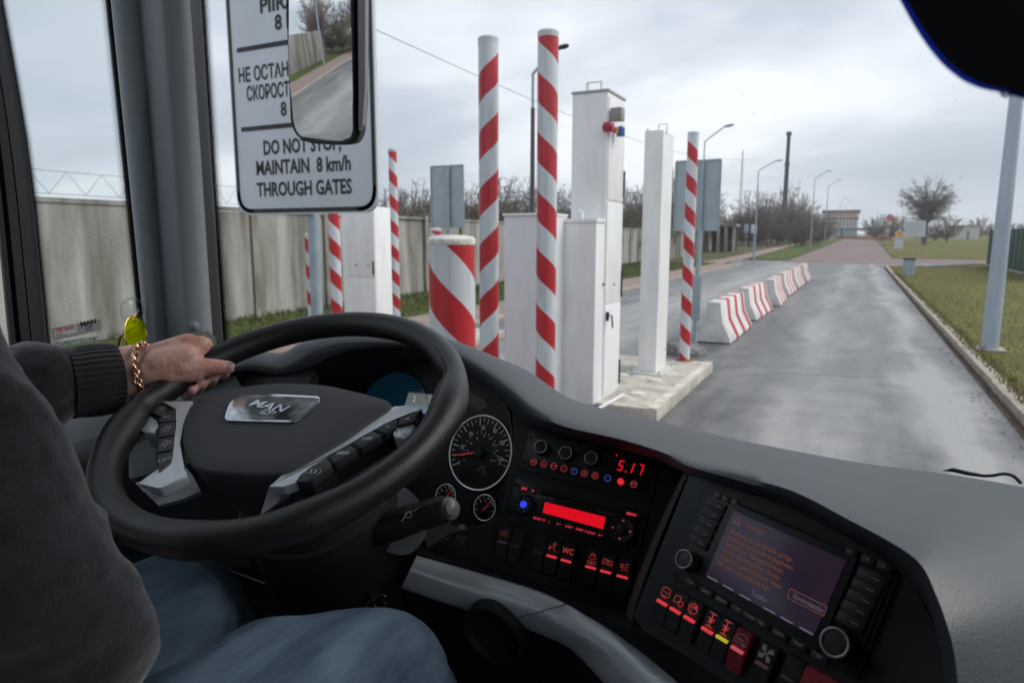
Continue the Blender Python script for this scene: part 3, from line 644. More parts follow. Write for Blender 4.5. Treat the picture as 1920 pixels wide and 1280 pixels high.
for px, by, ty, lab, w_, c_ in ((1397, 478, 420, 'blue edged sign plate beside the left pavement', 7, (.25, .38, .52)), (1411, 478, 421, 'white sign plate beside the left pavement', 9, (.60, .64, .68))):
    t, p, z0, h = small_sign('traffic_sign', lab, px, by, ty, .5, None); k = (p-CAM0).length/FPX
    mb = MB(); mb.box((p.x-w_*k*.55, p.y-.06, z0+h-15*k), (p.x+w_*k*.55, p.y-.041, z0+h), .01); mb.build('plate', mat('plate_'+str(px), c_, .5), t)
p = G(1705, 416+60); z0 = hz(p.y)
t, p, z0, h = small_sign('stop_sign', 'far round red sign above the orange road works', 1664, 462, 402, .5, None)
mb = MB(); mb.lathe(V(p.x, p.y-.05, z0+h-.6), V(1, 0, 0), V(0, 0, 1), [(.62, 0), (.62, .03)], 24); mb.build('disc', mat('sign_red', (.52, .22, .20), .5), t)
# litter bin / short bollard on the verge
p = G(1703, 516, .1); h = top_h(1703, 484, p.x, p.y, .1); t = thing('litter_bin', 'small grey steel litter bin with dark top on the right verge', 'litter bin', (p.x, p.y, .1)); k = (p-CAM0).length/FPX
mb = MB(); mb.lathe(p, V(1, 0, 0), V(0, 1, 0), [(8.5*k, 0), (8.5*k, h*.9)], 24); mb.build('body', M_galv, t)
mb = MB(); mb.lathe(p+V(0, 0, h*.9+.002), V(1, 0, 0), V(0, 1, 0), [(9*k, 0), (9*k, h*.09), (6*k, h*.12)], 24); mb.build('lid', M_darkmetal, t)
# green fence
f0, f1 = G(1851, 497, .1), G(1990, 530, .1); t = thing('green_fence', 'dark green corrugated metal fence on the right edge', 'fence', f0)
dx = (f1-f0); n = 60; zt_ = top_h(1862, 432, f0.x, f0.y); mb = MB()
rows = []
for i in range(n+1):
    q = f0+dx*(i/n); o_ = .04 if (i//2) % 2 else -.04; nn = V(-dx.y, dx.x, 0).normalized()*o_; rows.append([q+nn+V(0, 0, .05), q+nn+V(0, 0, zt_-.1)])
mb.grid(rows); mb.grid([[q+V(.08, .0, 0) for q in r] for r in rows]); mb.build('sheet', mat('fence_green', (.015, .065, .045), .5, var=.2, vscale=2), t, 10)
mb = MB(); mb.box(f0-V(.06, .06, .1), f0+V(.06, .06, zt_), .01); mb.build('post', mat('fence_post', (.01, .03, .022), .5), t)
q = dx.normalized(); mb = MB(); mb.tube([f0+V(0, 0, -.02), f1+V(0, 0, -.02)], .12, 4); mb.build('plinth', M_kerb, t)

# far buildings
M_bw = mat('far_wall_white', (.62, .60, .58), .8); M_br = mat('far_roof_red', (.27, .085, .075), .8); M_bg = mat('far_window', (.22, .24, .26), .3); M_bt = mat('far_teal', (.22, .32, .32), .6)
p = P(1575, 425, 300); z0 = hz(p.y); k = 300/FPX; t = thing('office_building', 'long white building with red roof and red floor band at the end of the road', 'building', (p.x, p.y, z0))
zr = top_h(1575, 394, p.x, p.y); zb_ = min(z0, top_h(1575, 436, p.x, p.y)); w_ = 30*k
mb = MB(); mb.box((p.x-w_, p.y, zb_-3), (p.x+w_, p.y+9, zr-1.2)); mb.build('wall', M_bw, t)
mb = MB(); mb.box((p.x-w_-.6, p.y-.6, zr-1.195), (p.x+w_+.6, p.y+9.6, zr), .1); mb.build('roof', M_br, t)
zm_ = top_h(1575, 410, p.x, p.y); mb = MB(); mb.box((p.x-w_-.1, p.y-.2, zm_-.45), (p.x+w_+.1, p.y-.005, zm_+.45)); mb.build('red_band', M_br, t)
zg = top_h(1575, 427, p.x, p.y); mb = MB(); mb.box((p.x-w_+.3, p.y-.2, zb_), (p.x+w_-.3, p.y-.006, zg)); mb.build('ground_floor_front', M_bt, t)
for r_ in ((zm_+.7, zr-1.5), (zg+.4, zm_-.9)):
    for i in range(9):
        xx = p.x-w_+.8+(2*w_-1.6)*(i+.5)/9; mb = MB(); mb.box((xx-.42, p.y-.06, r_[0]), (xx+.42, p.y-.002, r_[1])); mb.build('window', M_bg, t)
p = P(1808, 438, 190); z0 = hz(p.y); k = 190/FPX; t = thing('white_shed', 'low white shed at the edge of the far lawn', 'building', (p.x, p.y, z0)); h = top_h(1808, 425, p.x, p.y, z0)
mb = MB(); mb.box((p.x-24*k, p.y, z0-1), (p.x+24*k, p.y+5, z0+h)); mb.build('wall', M_bw, t)
mb = MB(); mb.box((p.x-25*k, p.y-.3, z0+h+.01), (p.x+25*k, p.y+5.3, z0+h+.35), .05); mb.build('roof', mat('shed_roof', (.3, .3, .31), .7), t)
mb = MB(); mb.box((p.x+4*k, p.y-.05, z0-.5), (p.x+8*k, p.y-.002, z0+h*.7)); mb.build('door', M_bg, t)
# gate hut where the wall ends
p = P(1352, 450, 95); z0 = hz(p.y); k = 95/FPX; t = thing('gate_hut', 'open concrete gate shelter where the long wall ends', 'shelter', (p.x, p.y, z0)); zt_ = top_h(1352, 420, p.x, p.y)
mb = MB()
for dx_ in (-24, -6, 8, 22): mb.box((p.x+dx_*k-.18, p.y, z0-.3), (p.x+dx_*k+.18, p.y+.5, zt_-.35), .02)
mb.build('posts', M_wall, t); mb = MB(); mb.box((p.x-26*k, p.y-.2, zt_-.349), (p.x+26*k, p.y+4, zt_), .03); mb.build('roof', M_post, t)
mb = MB(); mb.box((p.x-24*k, p.y+3, z0-.3), (p.x+22*k, p.y+3.3, zt_-.36)); mb.build('rear_wall', M_cap, t)
# road works: orange boards and white vans beyond the crest
for i, (px, dep, w_, h_, c_, lab) in enumerate(((1590, 190, 3.0, .7, (.50, .14, .07), 'long orange barrier board before the red building'), (1627, 180, 2.0, .6, (.50, .14, .07), 'short orange barrier board right of the dark gateway'), (1657, 170, 1.8, .9, (.42, .15, .09), 'orange barrier board under the round red sign'))):
    p = P(px, 437, dep); z0 = hz(p.y); t = thing('barrier_board', lab, 'barrier', (p.x, p.y, z0)); mb = MB(); mb.box((p.x-w_, p.y, z0+.35), (p.x+w_, p.y+.06, z0+.35+h_), .02); mb.build('board', mat('road_work_orange', (.38, .17, .11), .6), t)
    mb = MB()
    for s_ in (-.8, .8): mb.tube([V(p.x+w_*s_, p.y+.1, z0-.3), V(p.x+w_*s_, p.y+.1, z0+.6)], .05, 6)
    mb.build('legs', M_galv, t)
p = P(1612, 428, 240); z0 = hz(p.y); t = thing('gateway', 'low dark gateway across the end of the road', 'gate', (p.x, p.y, z0)); mb = MB()
mb.box((p.x-6, p.y, z0), (p.x-5, p.y+1, z0+2.6)); mb.box((p.x+5, p.y, z0), (p.x+6, p.y+1, z0+2.6)); mb.box((p.x-6.3, p.y-.2, z0+2.61), (p.x+6.3, p.y+1.2, z0+3.4)); mb.build('frame', mat('gate_blue_grey', (.12, .15, .20), .7), t)
# overhead wire
mb = MB(); a, b = P(560, -10, 16), P(1420, 300, 60); mb.tube([a.lerp(b, i/24)-V(0, 0, 1.2*math.sin(PI*i/24)) for i in range(25)], .009, 5); tag(mb.build('overhead_wire', M_darkmetal), 'thin sagging overhead wire crossing the cloudy sky', 'cable')

# ================================================================== bare trees
def branchy(name, label, seed, H, spread, levels, trunk_r, m, twig, cat='tree', clump=3, up=.55, base=.25):
    rnd = random.Random(seed); t = thing(name, label, cat); A, B = MB(), MB()
    def grow(p, d, L, r, lv):
        n = 3; pts = [p]; rs = [r]
        for i in range(n):
            d = (d+V(rnd.uniform(-.22, .22), rnd.uniform(-.22, .22), rnd.uniform(-.05, .2))).normalized(); p = p+d*L/n; pts.append(p); rs.append(r*(1-.45*(i+1)/n))
        (A if lv < 2 else B).tube(pts, rs, 6 if lv < 2 else 3, False)
        if lv >= levels: return
        k = clump+(1 if lv else 2)
        for i in range(k):
            f = base+(1-base)*(i+rnd.random())/k if lv == 0 else rnd.uniform(.35, 1)
            q = pts[0].lerp(pts[-1], f) if lv else pts[min(n, int(f*n))].lerp(pts[min(n, int(f*n)+1)], f*n % 1)
            a = rnd.uniform(0, 2*PI); s = V(math.cos(a), math.sin(a), 0)
            nd = (d*(1-spread)+s*spread+V(0, 0, up*rnd.random())).normalized()
            grow(q, nd, L*rnd.uniform(.5, .75), max(r*.5, twig), lv+1)
        grow(pts[-1], d, L*.6, max(rs[-1], twig), lv+1)
    grow(V(0, 0, -.3), V(rnd.uniform(-.05, .05), 0, 1), H*.42, trunk_r, 0)
    A.build('trunk', m, t, 60, fix=False); B.build('crown', m, t, 0, fix=False); return t
M_bark = mat('bark_grey_brown', (.19, .16, .155), .95, var=.3, vscale=.7); M_bark2 = mat('bark_purple_brown', (.23, .18, .17), .95, var=.3, vscale=.7); M_bark3 = mat('bark_olive', (.16, .135, .10), .95)
def round_tree(name, label, seed, H, fork, rx, rz, nmain, ntwig, m, r0, cat='tree', tw=.02):
    rnd = random.Random(seed); t = thing(name, label, cat); A, B = MB(), MB()
    zc = H-rz; A.tube([V(0, 0, -.4), V(rnd.uniform(-.1, .1), 0, H*fork*.5), V(rnd.uniform(-.2, .2), 0, H*fork), V(rnd.uniform(-.3, .3), .1, zc+rz*.3)], [r0*1.25, r0, r0*.8, r0*.2], 10, False)
    for k in range(nmain):
        u = rnd.uniform(-.75, 1); a = rnd.uniform(0, 2*PI); q = math.sqrt(max(0, 1-u*u)); f = rnd.uniform(.8, 1.0)*(1+.12*math.sin(3*a+seed))
        tip = V(q*math.cos(a)*rx*f, q*math.sin(a)*rx*f, zc+u*rz*f); b = V(0, 0, H*fork*rnd.uniform(.75, 1.35)); b.z = min(b.z, tip.z*.9)
        mid = b.lerp(tip, .5)+V(0, 0, rz*.12)+V(rnd.uniform(-.3, .3), rnd.uniform(-.3, .3), 0); pts = cr([b, mid, tip], 5)
        A.tube(pts, [max(tw, r0*.34*(1-i/10.5)**1.4) for i in range(len(pts))], 5, False)
        for _ in range(ntwig):
            f = rnd.uniform(.25, 1); p0 = pts[min(9, int(f*10))].lerp(pts[min(10, int(f*10)+1)], f*10 % 1); L = rnd.uniform(.5, 1.5)*rx*.2
            d = (tip-V(0, 0, zc)).normalized()*.5+V(rnd.gauss(0, .6), rnd.gauss(0, .6), rnd.gauss(.15, .5)); d.normalize(); p1 = p0+d*L*.5; p2 = p1+(d+V(rnd.gauss(0, .3), rnd.gauss(0, .3), .15)).normalized()*L*.5
            B.tube([p0, p1, p2], [tw, tw*.8, tw*.5], 3, False)
            for _ in range(3):
                e_ = (d+V(rnd.gauss(0, .7), rnd.gauss(0, .7), rnd.gauss(.1, .5))).normalized(); B.tube([p1.lerp(p2, rnd.random()), p1+e_*L*.7], [tw*.7, tw*.4], 3, False)
    A.build('trunk', m, t, 60, fix=False); B.build('crown', m, t, 0, fix=False); return t
p = P(1735, 440, 130); big = round_tree('bare_tree', 'large round bare tree standing alone on the far right lawn', 11, 12.8, .36, 5.0, 4.9, 95, 14, M_bark, .42, tw=.026); big.location = (p.x, p.y, hz(p.y))
proto = [round_tree('bare_tree', None, 21, 9, .28, 2.3, 3.6, 42, 9, M_bark2, .15), round_tree('bare_tree', None, 22, 7, .25, 2.6, 2.8, 46, 9, M_bark, .13), round_tree('shrub', None, 23, 4.0, .12, 2.2, 1.9, 60, 9, M_bark3, .08, 'shrub')]
used = [0, 0, 0]
def plant(i, px, dep, hh, lab, grp='bare trees and scrub beyond the wall'):
    p = P(px, 430, dep); H0 = (9, 7, 4.0)[i]; s = hh/H0
    if not used[i]:
        used[i] = 1; o = proto[i]; o.location = (p.x, p.y, hz(p.y)); o.scale = (s, s, s); o.rotation_euler = (0, 0, px % 6); o['label'] = lab; o['group'] = grp
    else: o = dup(proto[i], (p.x, p.y, hz(p.y)), px % 6, lab, grp, s)
rt = random.Random(9)
GL = 'bare leafless tree in the belt behind the concrete wall, right of the speed sign'
def behind(px, extra):                                  # depth of a spot past the wall
    d = ray(px, 440); return (-14.5+.058*12.4)/(d.x+.058*d.y)+extra if px < 1330 else 110+extra
for k in range(30):
    px = 700+k*21+rt.uniform(-9, 9); dd = behind(px, rt.uniform(14, 26)); plant(k % 2, px, dd, dd*rt.uniform(.085, .115)+1.2, GL)
GS = 'low brown scrub bush in the belt behind the concrete wall'
for k in range(26):
    px = 690+k*25+rt.uniform(-10, 10); dd = behind(px, rt.uniform(6, 14)); plant(2, px, dd, dd*.045+2.3+rt.uniform(-.3, .6), GS)
GM = 'bare tree in the thicket around the foot of the chimney'
for k in range(28):
    px = 1372+k*6.4+rt.uniform(-5, 5); plant(k % 2, px, rt.uniform(125, 200), rt.uniform(7, 13)*(1 if 1400 < px < 1510 else .7), GM, 'thicket by the chimney')
GT = 'dense low bush in the thicket left of the red building'
for k in range(24): plant(2, 1368+k*7.8+rt.uniform(-4, 4), rt.uniform(115, 180), rt.uniform(4, 7.5), GT, 'thicket by the chimney')
for px, dep, hh, i, lab in ((1655, 170, 7, 1, 'bare tree behind the round red sign'), (1690, 165, 6.5, 1, 'bare tree behind the white notice board'), (1640, 190, 6.5, 2, 'dark bush left of the round red sign'), (1672, 180, 6.5, 2, 'dark bush behind the orange barrier board'), (1776, 150, 6.2, 2, 'rounded brown bush left of the white shed'), (1838, 200, 6.5, 2, 'rounded dark bush right behind the white shed'), (1755, 160, 4.5, 2, 'low bush at the foot of the large bare tree'), (1895, 170, 4.6, 2, 'low bush showing above the green fence'), (1730, 175, 5, 2, 'low bush behind the large bare tree'), (1860, 210, 4.6, 2, 'low bush between the shed and the green fence'), (1800, 230, 4.5, 2, 'low bush behind the white shed'), (1920, 180, 4.5, 2, 'low bush at the right end above the green fence')):
    plant(i, px, dep, hh, lab, 'trees on the far right')
GR = 'bare tree behind the coach, seen only in the mirror'
for k in range(16):
    o = dup(proto[k % 2], (-17+rt.uniform(-4, 9)+(k % 3), -38-rt.uniform(0, 24), 0), k, GR, 'trees in the mirror', rt.uniform(.75, 1.15))
for k in range(10): dup(proto[2], (-17+k*1.6, -36-rt.uniform(0, 10), 0), k, 'bush behind the coach, seen only in the mirror', 'trees in the mirror', rt.uniform(.7, 1.1))
street_lamp('slim pole behind the coach, seen only in the mirror', -10.9, -27, 9, (1.5, 0), .1, 0)
# ================================================================== the coach cab round the driver
M_pillar = mat('pillar_grey', (.27, .30, .33), .55, bump=.12, bscale=900, var=.06, vscale=2)
M_seal = mat('window_seal', (.014, .014, .017), .5)
M_frame = mat('window_frame_dark', (.030, .030, .036), .45)
M_lining = mat('cab_lining', (.16, .16, .17), .9)
M_floor = mat('cab_floor', (.03, .03, .033), .85)
M_glass = glass_mat('side_glass', (.93, .965, .96), .5)
M_wind = glass_mat('windscreen_glass', (.97, .98, .985), .35, dirt=.042)
cabt = thing('coach_cab', 'dark driver cab of the coach with grey windscreen pillar and black window seals', 'coach cab', (0, 0, 1.2))
PW = P(272, 640, 1.30); pw = Pl(PW, (0, 1, 0), (1, 0, 0))        # the plane of the driver's side window; X runs forward
def along(pts, y):
    for (x0, y0), (x1, y1) in zip(pts, pts[1:]):
        if y0 <= y <= y1 or (x1, y1) == tuple(pts[-1]): return x0+(x1-x0)*(y-y0)/(y1-y0)
ysamp = [-420, -200, 0, 160, 320, 480, 640, 760]
PL = [(165, -420), (207, 0), (240, 320), (272, 640), (284, 760)]; PG = [(215, -420), (255, 0), (283, 320), (305, 640), (315, 760)]
PR = [(325, -420), (357, 0), (379, 320), (400, 640), (408, 760)]; PS = [(348, -420), (378, 0), (398, 320), (419, 640), (427, 760)]
rows = []
for y in ysamp:
    l, g, r = along(PL, y), along(PG, y), along(PR, y)
    rows.append([P(l-3, y, 1.42), P(l, y, 1.335), P(l+4, y, 1.30), P(l+.55*(g-l), y, 1.300), P(g-6, y, 1.312), P(g+2, y, 1.325), P(g+12, y, 1.318), P(g+34, y, 1.295), P(g+.5*(r-g), y, 1.285), P(r-12, y, 1.30), P(r-3, y, 1.33), P(r, y, 1.37), P(r+1, y, 1.45)])
mb = MB(); mb.grid(patch(rows, 3, 3)); mb.build('windscreen_pillar', M_pillar, cabt, 60)
mb = MB(); rows = []
for y in ysamp:
    l = along(PL, y); rows.append([P(l-9, y, 1.41), P(l-8, y, 1.345), P(l-1, y, 1.325), P(l+2, y, 1.345)])
mb.grid(patch(rows, 2, 3)); mb.build('window_seal', M_seal, cabt, 60)
mb = MB(); rows = []
for y in ysamp:
    r, s = along(PR, y), along(PS, y); rows.append([P(r-4, y, 1.40), P(r-1, y, 1.355), P(.5*(r+s), y, 1.372), P(s-1, y, 1.39), P(s, y, 1.44)])
mb.grid(patch(rows, 2, 3)); mb.build('windscreen_seal', M_seal, cabt, 60)
mb = MB(); q = P(364, 612, 1.292); n_ = (CAM0-q).normalized(); x_ = V(0, 0, 1).cross(n_).normalized(); mb.lathe(q-n_*.004, x_, n_.cross(x_), [(.0115, 0), (.0115, .003), (.0095, .009), (.005, .0125), (.0, .0135)], 24, False)
mb.build('screw_cap', M_pillar, cabt, 60)
# side window bar, panes and their dotted edges
BR = [(-62, -420), (0, 0), (22, 120), (46, 260), (62, 380), (76, 520), (88, 640), (100, 760)]; BL = [(-120, -420), (-52, 0), (-28, 120), (-8, 260), (6, 380), (20, 520), (32, 640), (46, 760)]
def wq(px, py, off=0): return pw.hit(px, py, off)
ys2 = [-420, -200, 0, 120, 260, 380, 520, 640, 760]
mb = MB(); rows = []
for y in ys2:
    a, b = along(BL, y), along(BR, y); rows.append([wq(a-10, y, -.03), wq(a, y, .02), wq(a+8, y, .028), wq(a+(b-a)*.45, y, .03), wq(a+(b-a)*.47, y, .026), wq(a+(b-a)*.5, y, .03), wq(b-8, y, .028), wq(b, y, .018), wq(b+2, y, -.02)])
mb.grid(patch(rows, 1, 2)); mb.build('window_bar', M_frame, cabt, 40)
mb = MB(); rows = []
for y in ys2:
    a = along(BL, y); rows.append([wq(a-16, y, .012), wq(a-12, y, .026), wq(a-2, y, .026), wq(a, y, .01)])
mb.grid(patch(rows, 1, 2)); mb.build('bar_seal', M_seal, cabt, 40)
ZB, ZT = 1.72, 3.45
def sheet(name, pts, m, thick=.005, z0=ZB, z1=ZT, rake=0.0):
    pts = cr([V(x, y, 0) for x, y in pts], 6); mb = MB()
    mb.grid([[V(p.x, p.y-rake*(z-z0), z) for p in pts] for z in (z0, (z0+z1)/2, z1)]); return mb.build(name, m, cabt, 60)
xw = PW.x-.012
mb = MB(); mb.grid([[V(xw, -1.6, ZB), V(xw, .9, ZB)], [V(xw, -1.6, ZT), V(xw, .9, ZT)]]); mb.build('side_window', M_glass, cabt)
pS = P(414, 640, 1.42); pS2 = P(375, 0, 1.42)
ws = [(pS.x, pS.y), (pS.x+.10, pS.y+.13), (-.62, 1.36), (-.15, 1.45), (.45, 1.45), (1.0, 1.3), (1.2, 1.0)]
sheet('windscreen', ws, M_wind, z0=1.60)
def frit_mat():
    m = bpy.data.materials.new('frit_dots'); m.use_nodes = True; t = m.node_tree; t.nodes.clear(); N_ = t.nodes.new
    o = N_('ShaderNodeOutputMaterial'); uv = N_('ShaderNodeUVMap'); s = N_('ShaderNodeSeparateXYZ'); t.links.new(uv.outputs[0], s.inputs[0])
    sc = N_('ShaderNodeVectorMath'); sc.operation = 'MULTIPLY'; sc.inputs[1].default_value = (7, 420, 0); t.links.new(uv.outputs[0], sc.inputs[0])
    fl = N_('ShaderNodeVectorMath'); fl.operation = 'FRACTION'; t.links.new(sc.outputs[0], fl.inputs[0])
    sb = N_('ShaderNodeVectorMath'); sb.operation = 'DISTANCE'; sb.inputs[1].default_value = (.5, .5, 0); t.links.new(fl.outputs[0], sb.inputs[0])
    mr = N_('ShaderNodeMapRange'); mr.inputs[1].default_value = 0; mr.inputs[2].default_value = 1; mr.inputs[3].default_value = .75; mr.inputs[4].default_value = .12; t.links.new(s.outputs[0], mr.inputs[0])
    lt = N_('ShaderNodeMath'); lt.operation = 'LESS_THAN'; t.links.new(sb.outputs['Value'], lt.inputs[0]); t.links.new(mr.outputs[0], lt.inputs[1])
    tr = N_('ShaderNodeBsdfTransparent'); df = N_('ShaderNodeBsdfDiffuse'); df.inputs[0].default_value = (.01, .01, .012, 1); mx = N_('ShaderNodeMixShader')
    t.links.new(lt.outputs[0], mx.inputs[0]); t.links.new(tr.outputs[0], mx.inputs[1]); t.links.new(df.outputs[0], mx.inputs[2]); t.links.new(mx.outputs[0], o.inputs[0]); return m
M_frit = frit_mat()
def frit(edge, w, hit):
    mb = MB(); uvl = mb.bm.loops.layers.uv.new(); ys_ = [-420+i*40 for i in range(30)]
    for y0, y1 in zip(ys_, ys_[1:]):
        a0, a1 = along(edge, y0), along(edge, y1)
        f = mb.poly([hit(a0, y0), hit(a0+w, y0), hit(a1+w, y1), hit(a1, y1)])
        for l, c in zip(f.loops, ((0, y0/1280), (1, y0/1280), (1, y1/1280), (0, y1/1280))): l[uvl].uv = c
    mb.build('dotted_edge', M_frit, cabt, 0, fix=False)
frit(BR, 15, lambda x, y: wq(x, y, -.004)); frit(PL, -20, lambda x, y: wq(x, y, -.004)); frit(PS, 17, lambda x, y: P(x, y, 1.425))
# the shell of the cab round the camera
def shell(name, lo, hi, m): mb = MB(); mb.box(lo, hi); mb.build(name, m, cabt)
shell('floor', (-1.25, -4.5, 1.12), (1.3, 1.35, 1.18), M_floor); shell('roof', (-1.25, -4.5, ZT), (1.3, 1.5, ZT+.06), M_lining)
shell('left_wall', (xw-.05, -4.5, 1.0), (xw-.006, 1.40, ZB), M_lining); shell('right_wall', (1.26, -4.5, 1.0), (1.3, 1.1, 1.75), M_lining); shell('rear_right_shade_wall', (1.26, -4.5, 1.751), (1.3, -1.0, ZT-.001), M_lining); shell('rear_left_shade_wall', (xw-.05, -4.5, ZB+.001), (xw-.006, -.9, ZT-.001), M_lining)  # the unseen rear side walls are added to cut light from behind
shell('header', (-1.25, 1.3, 3.36), (1.3, 1.5, ZT-.001), M_lining); shell('rear_wall', (-1.25, -4.56, 1.0), (1.3, -4.505, ZT), M_lining)
shell('front_panel', (-1.1, 1.37, 1.0), (1.15, 1.43, 1.62), M_lining)
# visor at the upper right
vs = thing('sun_visor', 'black rounded sun visor hanging out of focus in the upper right corner', 'sun visor', P(1850, 60, .27))
dv_ = .27; n_ = (CAM0-P(1850, 60, dv_)).normalized(); pv = Pl(P(1850, 60, dv_), ROT @ V(1, 0, 0), n_)
out = [(1675, -40), (1700, 0), (1722, 40), (1748, 80), (1780, 118), (1815, 145), (1850, 160), (1885, 168), (1930, 182), (2000, 190), (2080, 170), (2110, 100), (2110, -260), (1660, -260)]
mb = MB(); mb.prism(pv, rpoly([pv.uv(*q) for q in out], .008, 3), .003, -.004, .002); mb.build('panel', mat('visor_black', (.012, .012, .015), .8), vs)
mb = MB(); mb.prism(pv, rpoly([pv.uv(x-10 if x < 1870 else x, y+8 if y > -20 else y) for x, y in out], .008, 3), -.002, -.0025); mb.build('tinted_edge', glass_mat('visor_blue_film', (.06, .11, .36), .1), vs)
mb = MB(); c_ = pv.at(*pv.uv(1888, 172)); mb.ring(c_, pv.X, pv.Y, .0018, .0005, 18, 6, PI, 2*PI); mb.build('pull_loop', M_seal, vs)

# ------------------------------------------------------------------ outside mirror
mr_ = thing('wing_mirror', 'outside mirror in a rounded grey housing hanging before the speed sign', 'mirror', P(615, 130, 2.05))
dm = 2.05; mc = P(601, 60, dm)
inn = (CAM0-mc).normalized()
target = V(-.33, -1, .0).normalized()                    # what the middle of the glass looks at
mn = (inn+target).normalized(); pm = Pl(mc, ROT @ V(1, 0, 0), mn)
gl = [(540, -70), (541, 0), (546, 232), (556, 256), (578, 264), (640, 267), (656, 261), (662, 246), (661, 0), (658, -70)]
g_uv = rpoly([pm.uv(*q) for q in gl], .02, 4)
hs = [(537, -78), (538, 0), (543, 236), (553, 262), (578, 270), (640, 273), (660, 270), (670, 250), (675, 180), (676, 0), (672, -78)]
mb = MB(); mb.prism(pm, rpoly([pm.uv(*q) for q in hs], .02, 4), -.024, -.055, .006); mb.build('housing', mat('mirror_housing', (.035, .035, .04), .4), mr_)
mb = MB(); rim = [pm.uv(668+dx_, y) for dx_, y in ((2, -70), (2, 0), (4, 180), (3, 245))]+[pm.uv(x, y) for x, y in ((679, 235), (684, 160), (684, 0), (680, -70))]
mb.prism(pm, rim, -.002, -.0235, .004); mb.build('housing_side', mat('mirror_side_grey', (.25, .24, .27), .35), mr_)
us = [u for u, v in g_uv]; vs_ = [v for u, v in g_uv]; u0, u1, v0, v1 = min(us), max(us), min(vs_), max(vs_)
RC = 3.2; nU, nV = 14, 30; mb = MB(); cu_, cv_ = (u0+u1)/2, pm.uv(601, 60)[1]
bm2 = mb.bm; rows = []
for j in range(nV+1):
    v = v0+(v1-v0)*j/nV; r_ = .02; e_ = 0
    if v-v0 < r_: e_ = r_-math.sqrt(max(0, r_*r_-(r_-(v-v0))**2))
    xs = []
    for (a0_, b0_), (a1_, b1_) in zip(g_uv, g_uv[1:]+g_uv[:1]):
        if (b0_-v)*(b1_-v) <= 0 and b0_ != b1_: xs.append(a0_+(a1_-a0_)*(v-b0_)/(b1_-b0_))
    if len(xs) < 2: continue
    ua, ub = min(xs), max(xs); rows.append([(ua+(ub-ua)*i/nU, v) for i in range(nU+1)])
mb.grid([[pm.at(u, v, .0075-((u-cu_)**2+(v-cv_)**2)/(2*RC)) for u, v in r] for r in rows])
mb.build('mirror_glass', mat('mirror_silver', (.84, .86, .88), .015, 1.0), mr_, 90)
mb = MB(); rim_ = [pm.at(u, v, .0075-((u-cu_)**2+(v-cv_)**2)/(2*RC)-.001) for u, v in g_uv]; mb.tube(rim_+[rim_[0]], .0045, 8, False); mb.build('glass_rim', M_seal, mr_)
mb = MB(); mb.tube([pm.at(*pm.uv(640, -70), -.03), P(640, -220, 1.9), P(560, -420, 1.6)], .018, 10); mb.build('arm', M_seal, mr_)

# ------------------------------------------------------------------ things on the side window
M_stick = mat('sticker_silver', (.33, .35, .33), .5); M_stw = mat('sticker_white', (.62, .60, .62), .6); M_red2 = mat('print_red', (.60, .04, .06), .6); M_blk2 = mat('print_black', (.015, .015, .018), .6)
w0 = pw.hit(142, 618, -.003); ex = pw.hit(188, 607, -.003)-pw.hit(98, 629, -.003); pst = Pl(w0, ex, (1, 0, 0))
st = thing('speed_sticker', 'small speed limit sticker stuck low on the side window', 'sticker', w0)
cs = [pst.uv(*q) for q in ((96, 616), (188, 597), (190, 619), (100, 639))]
mb = MB(); mb.prism(pst, rpoly(cs, .003), .0006, 0); mb.build('film', M_stick, st)
ws_ = [pst.uv(*q) for q in ((100, 619), (142, 608), (144, 623), (103, 634))]; mb = MB(); mb.prism(pst, ws_, .0012, .0007); d = mb.build('white_field', M_stw, st)
mb = MB(); u, v = pst.uv(121, 616); mb.text('100 km/h', pst, u, v, .012, .0016, bold=.0002, fit=.031); mb.build('red_lettering', M_red2, st)
mb = MB(); u, v = pst.uv(165, 605); mb.text('MAN', pst, u, v, .011, .001, bold=.0006, fit=.028); u, v = pst.uv(166, 614); mb.build('black_lettering', M_blk2, st); mb = MB(); mb.stroke(pst, rect(u, v, .010, .0075), .0008, .001, True); mb.stroke(pst, [(u-.003, v-.002), (u+.0005, v+.001), (u+.003, v+.0018), (u+.002, v-.002)], .0011, .001)
for k in range(2): u, v = pst.uv(112, 626+k*3.5); mb.stroke(pst, [(u-.006, v), (u+.004+k*.008, v)], .001, .0017)
mb.build('emblem', M_blk2, st)
s2 = thing('small_sticker', 'narrow green and white printed strip under the speed sticker', 'sticker', pw.hit(142, 640, -.003))
c4 = [pst.uv(*q) for q in ((102, 641), (183, 630), (184, 638), (103, 649))]; mb = MB(); mb.prism(pst, c4, .0006, 0); mb.build('strip', mat('strip_print', (.55, .58, .58), .5, var=.9, vscale=260, col2=(.03, .12, .12)), s2)
# suction cup and sunglasses
M_clear = glass_mat('clear_plastic', (.86, .9, .9), 1.5)
su = thing('suction_cup', 'clear suction cup stuck to the side window above the sunglasses', 'suction cup', pw.hit(247, 582, .0))
mb = MB(); c0 = pw.hit(247, 582, .0); mb.lathe(c0, pw.X, pw.Y, [(.0235, .0), (.023, .0015), (.015, .004), (.007, .007), (.005, .013), (.0, .014)], 32, False); mb.build('cup', M_clear, su, 60)
mb = MB(); mb.ring(c0+pw.N*.001, pw.X, pw.Y, .0232, .0006, 40, 6); mb.build('rim', mat('clear_rim', (.35, .38, .38), .15, coat=.5), su)
mb = MB(); c1 = pw.hit(249, 601, .012); mb.tube([c0+pw.N*.013+V(0, 0, -.003), c1, c1+V(0, 0, -.005)], .0022, 8); mb.build('hook', mat('gold', (.75, .48, .22), .25, 1.0), su)
sgm = thing('sunglasses', 'yellow tinted sunglasses with thin gold frame hanging from the suction cup', 'sunglasses', pw.hit(253, 622, .012))
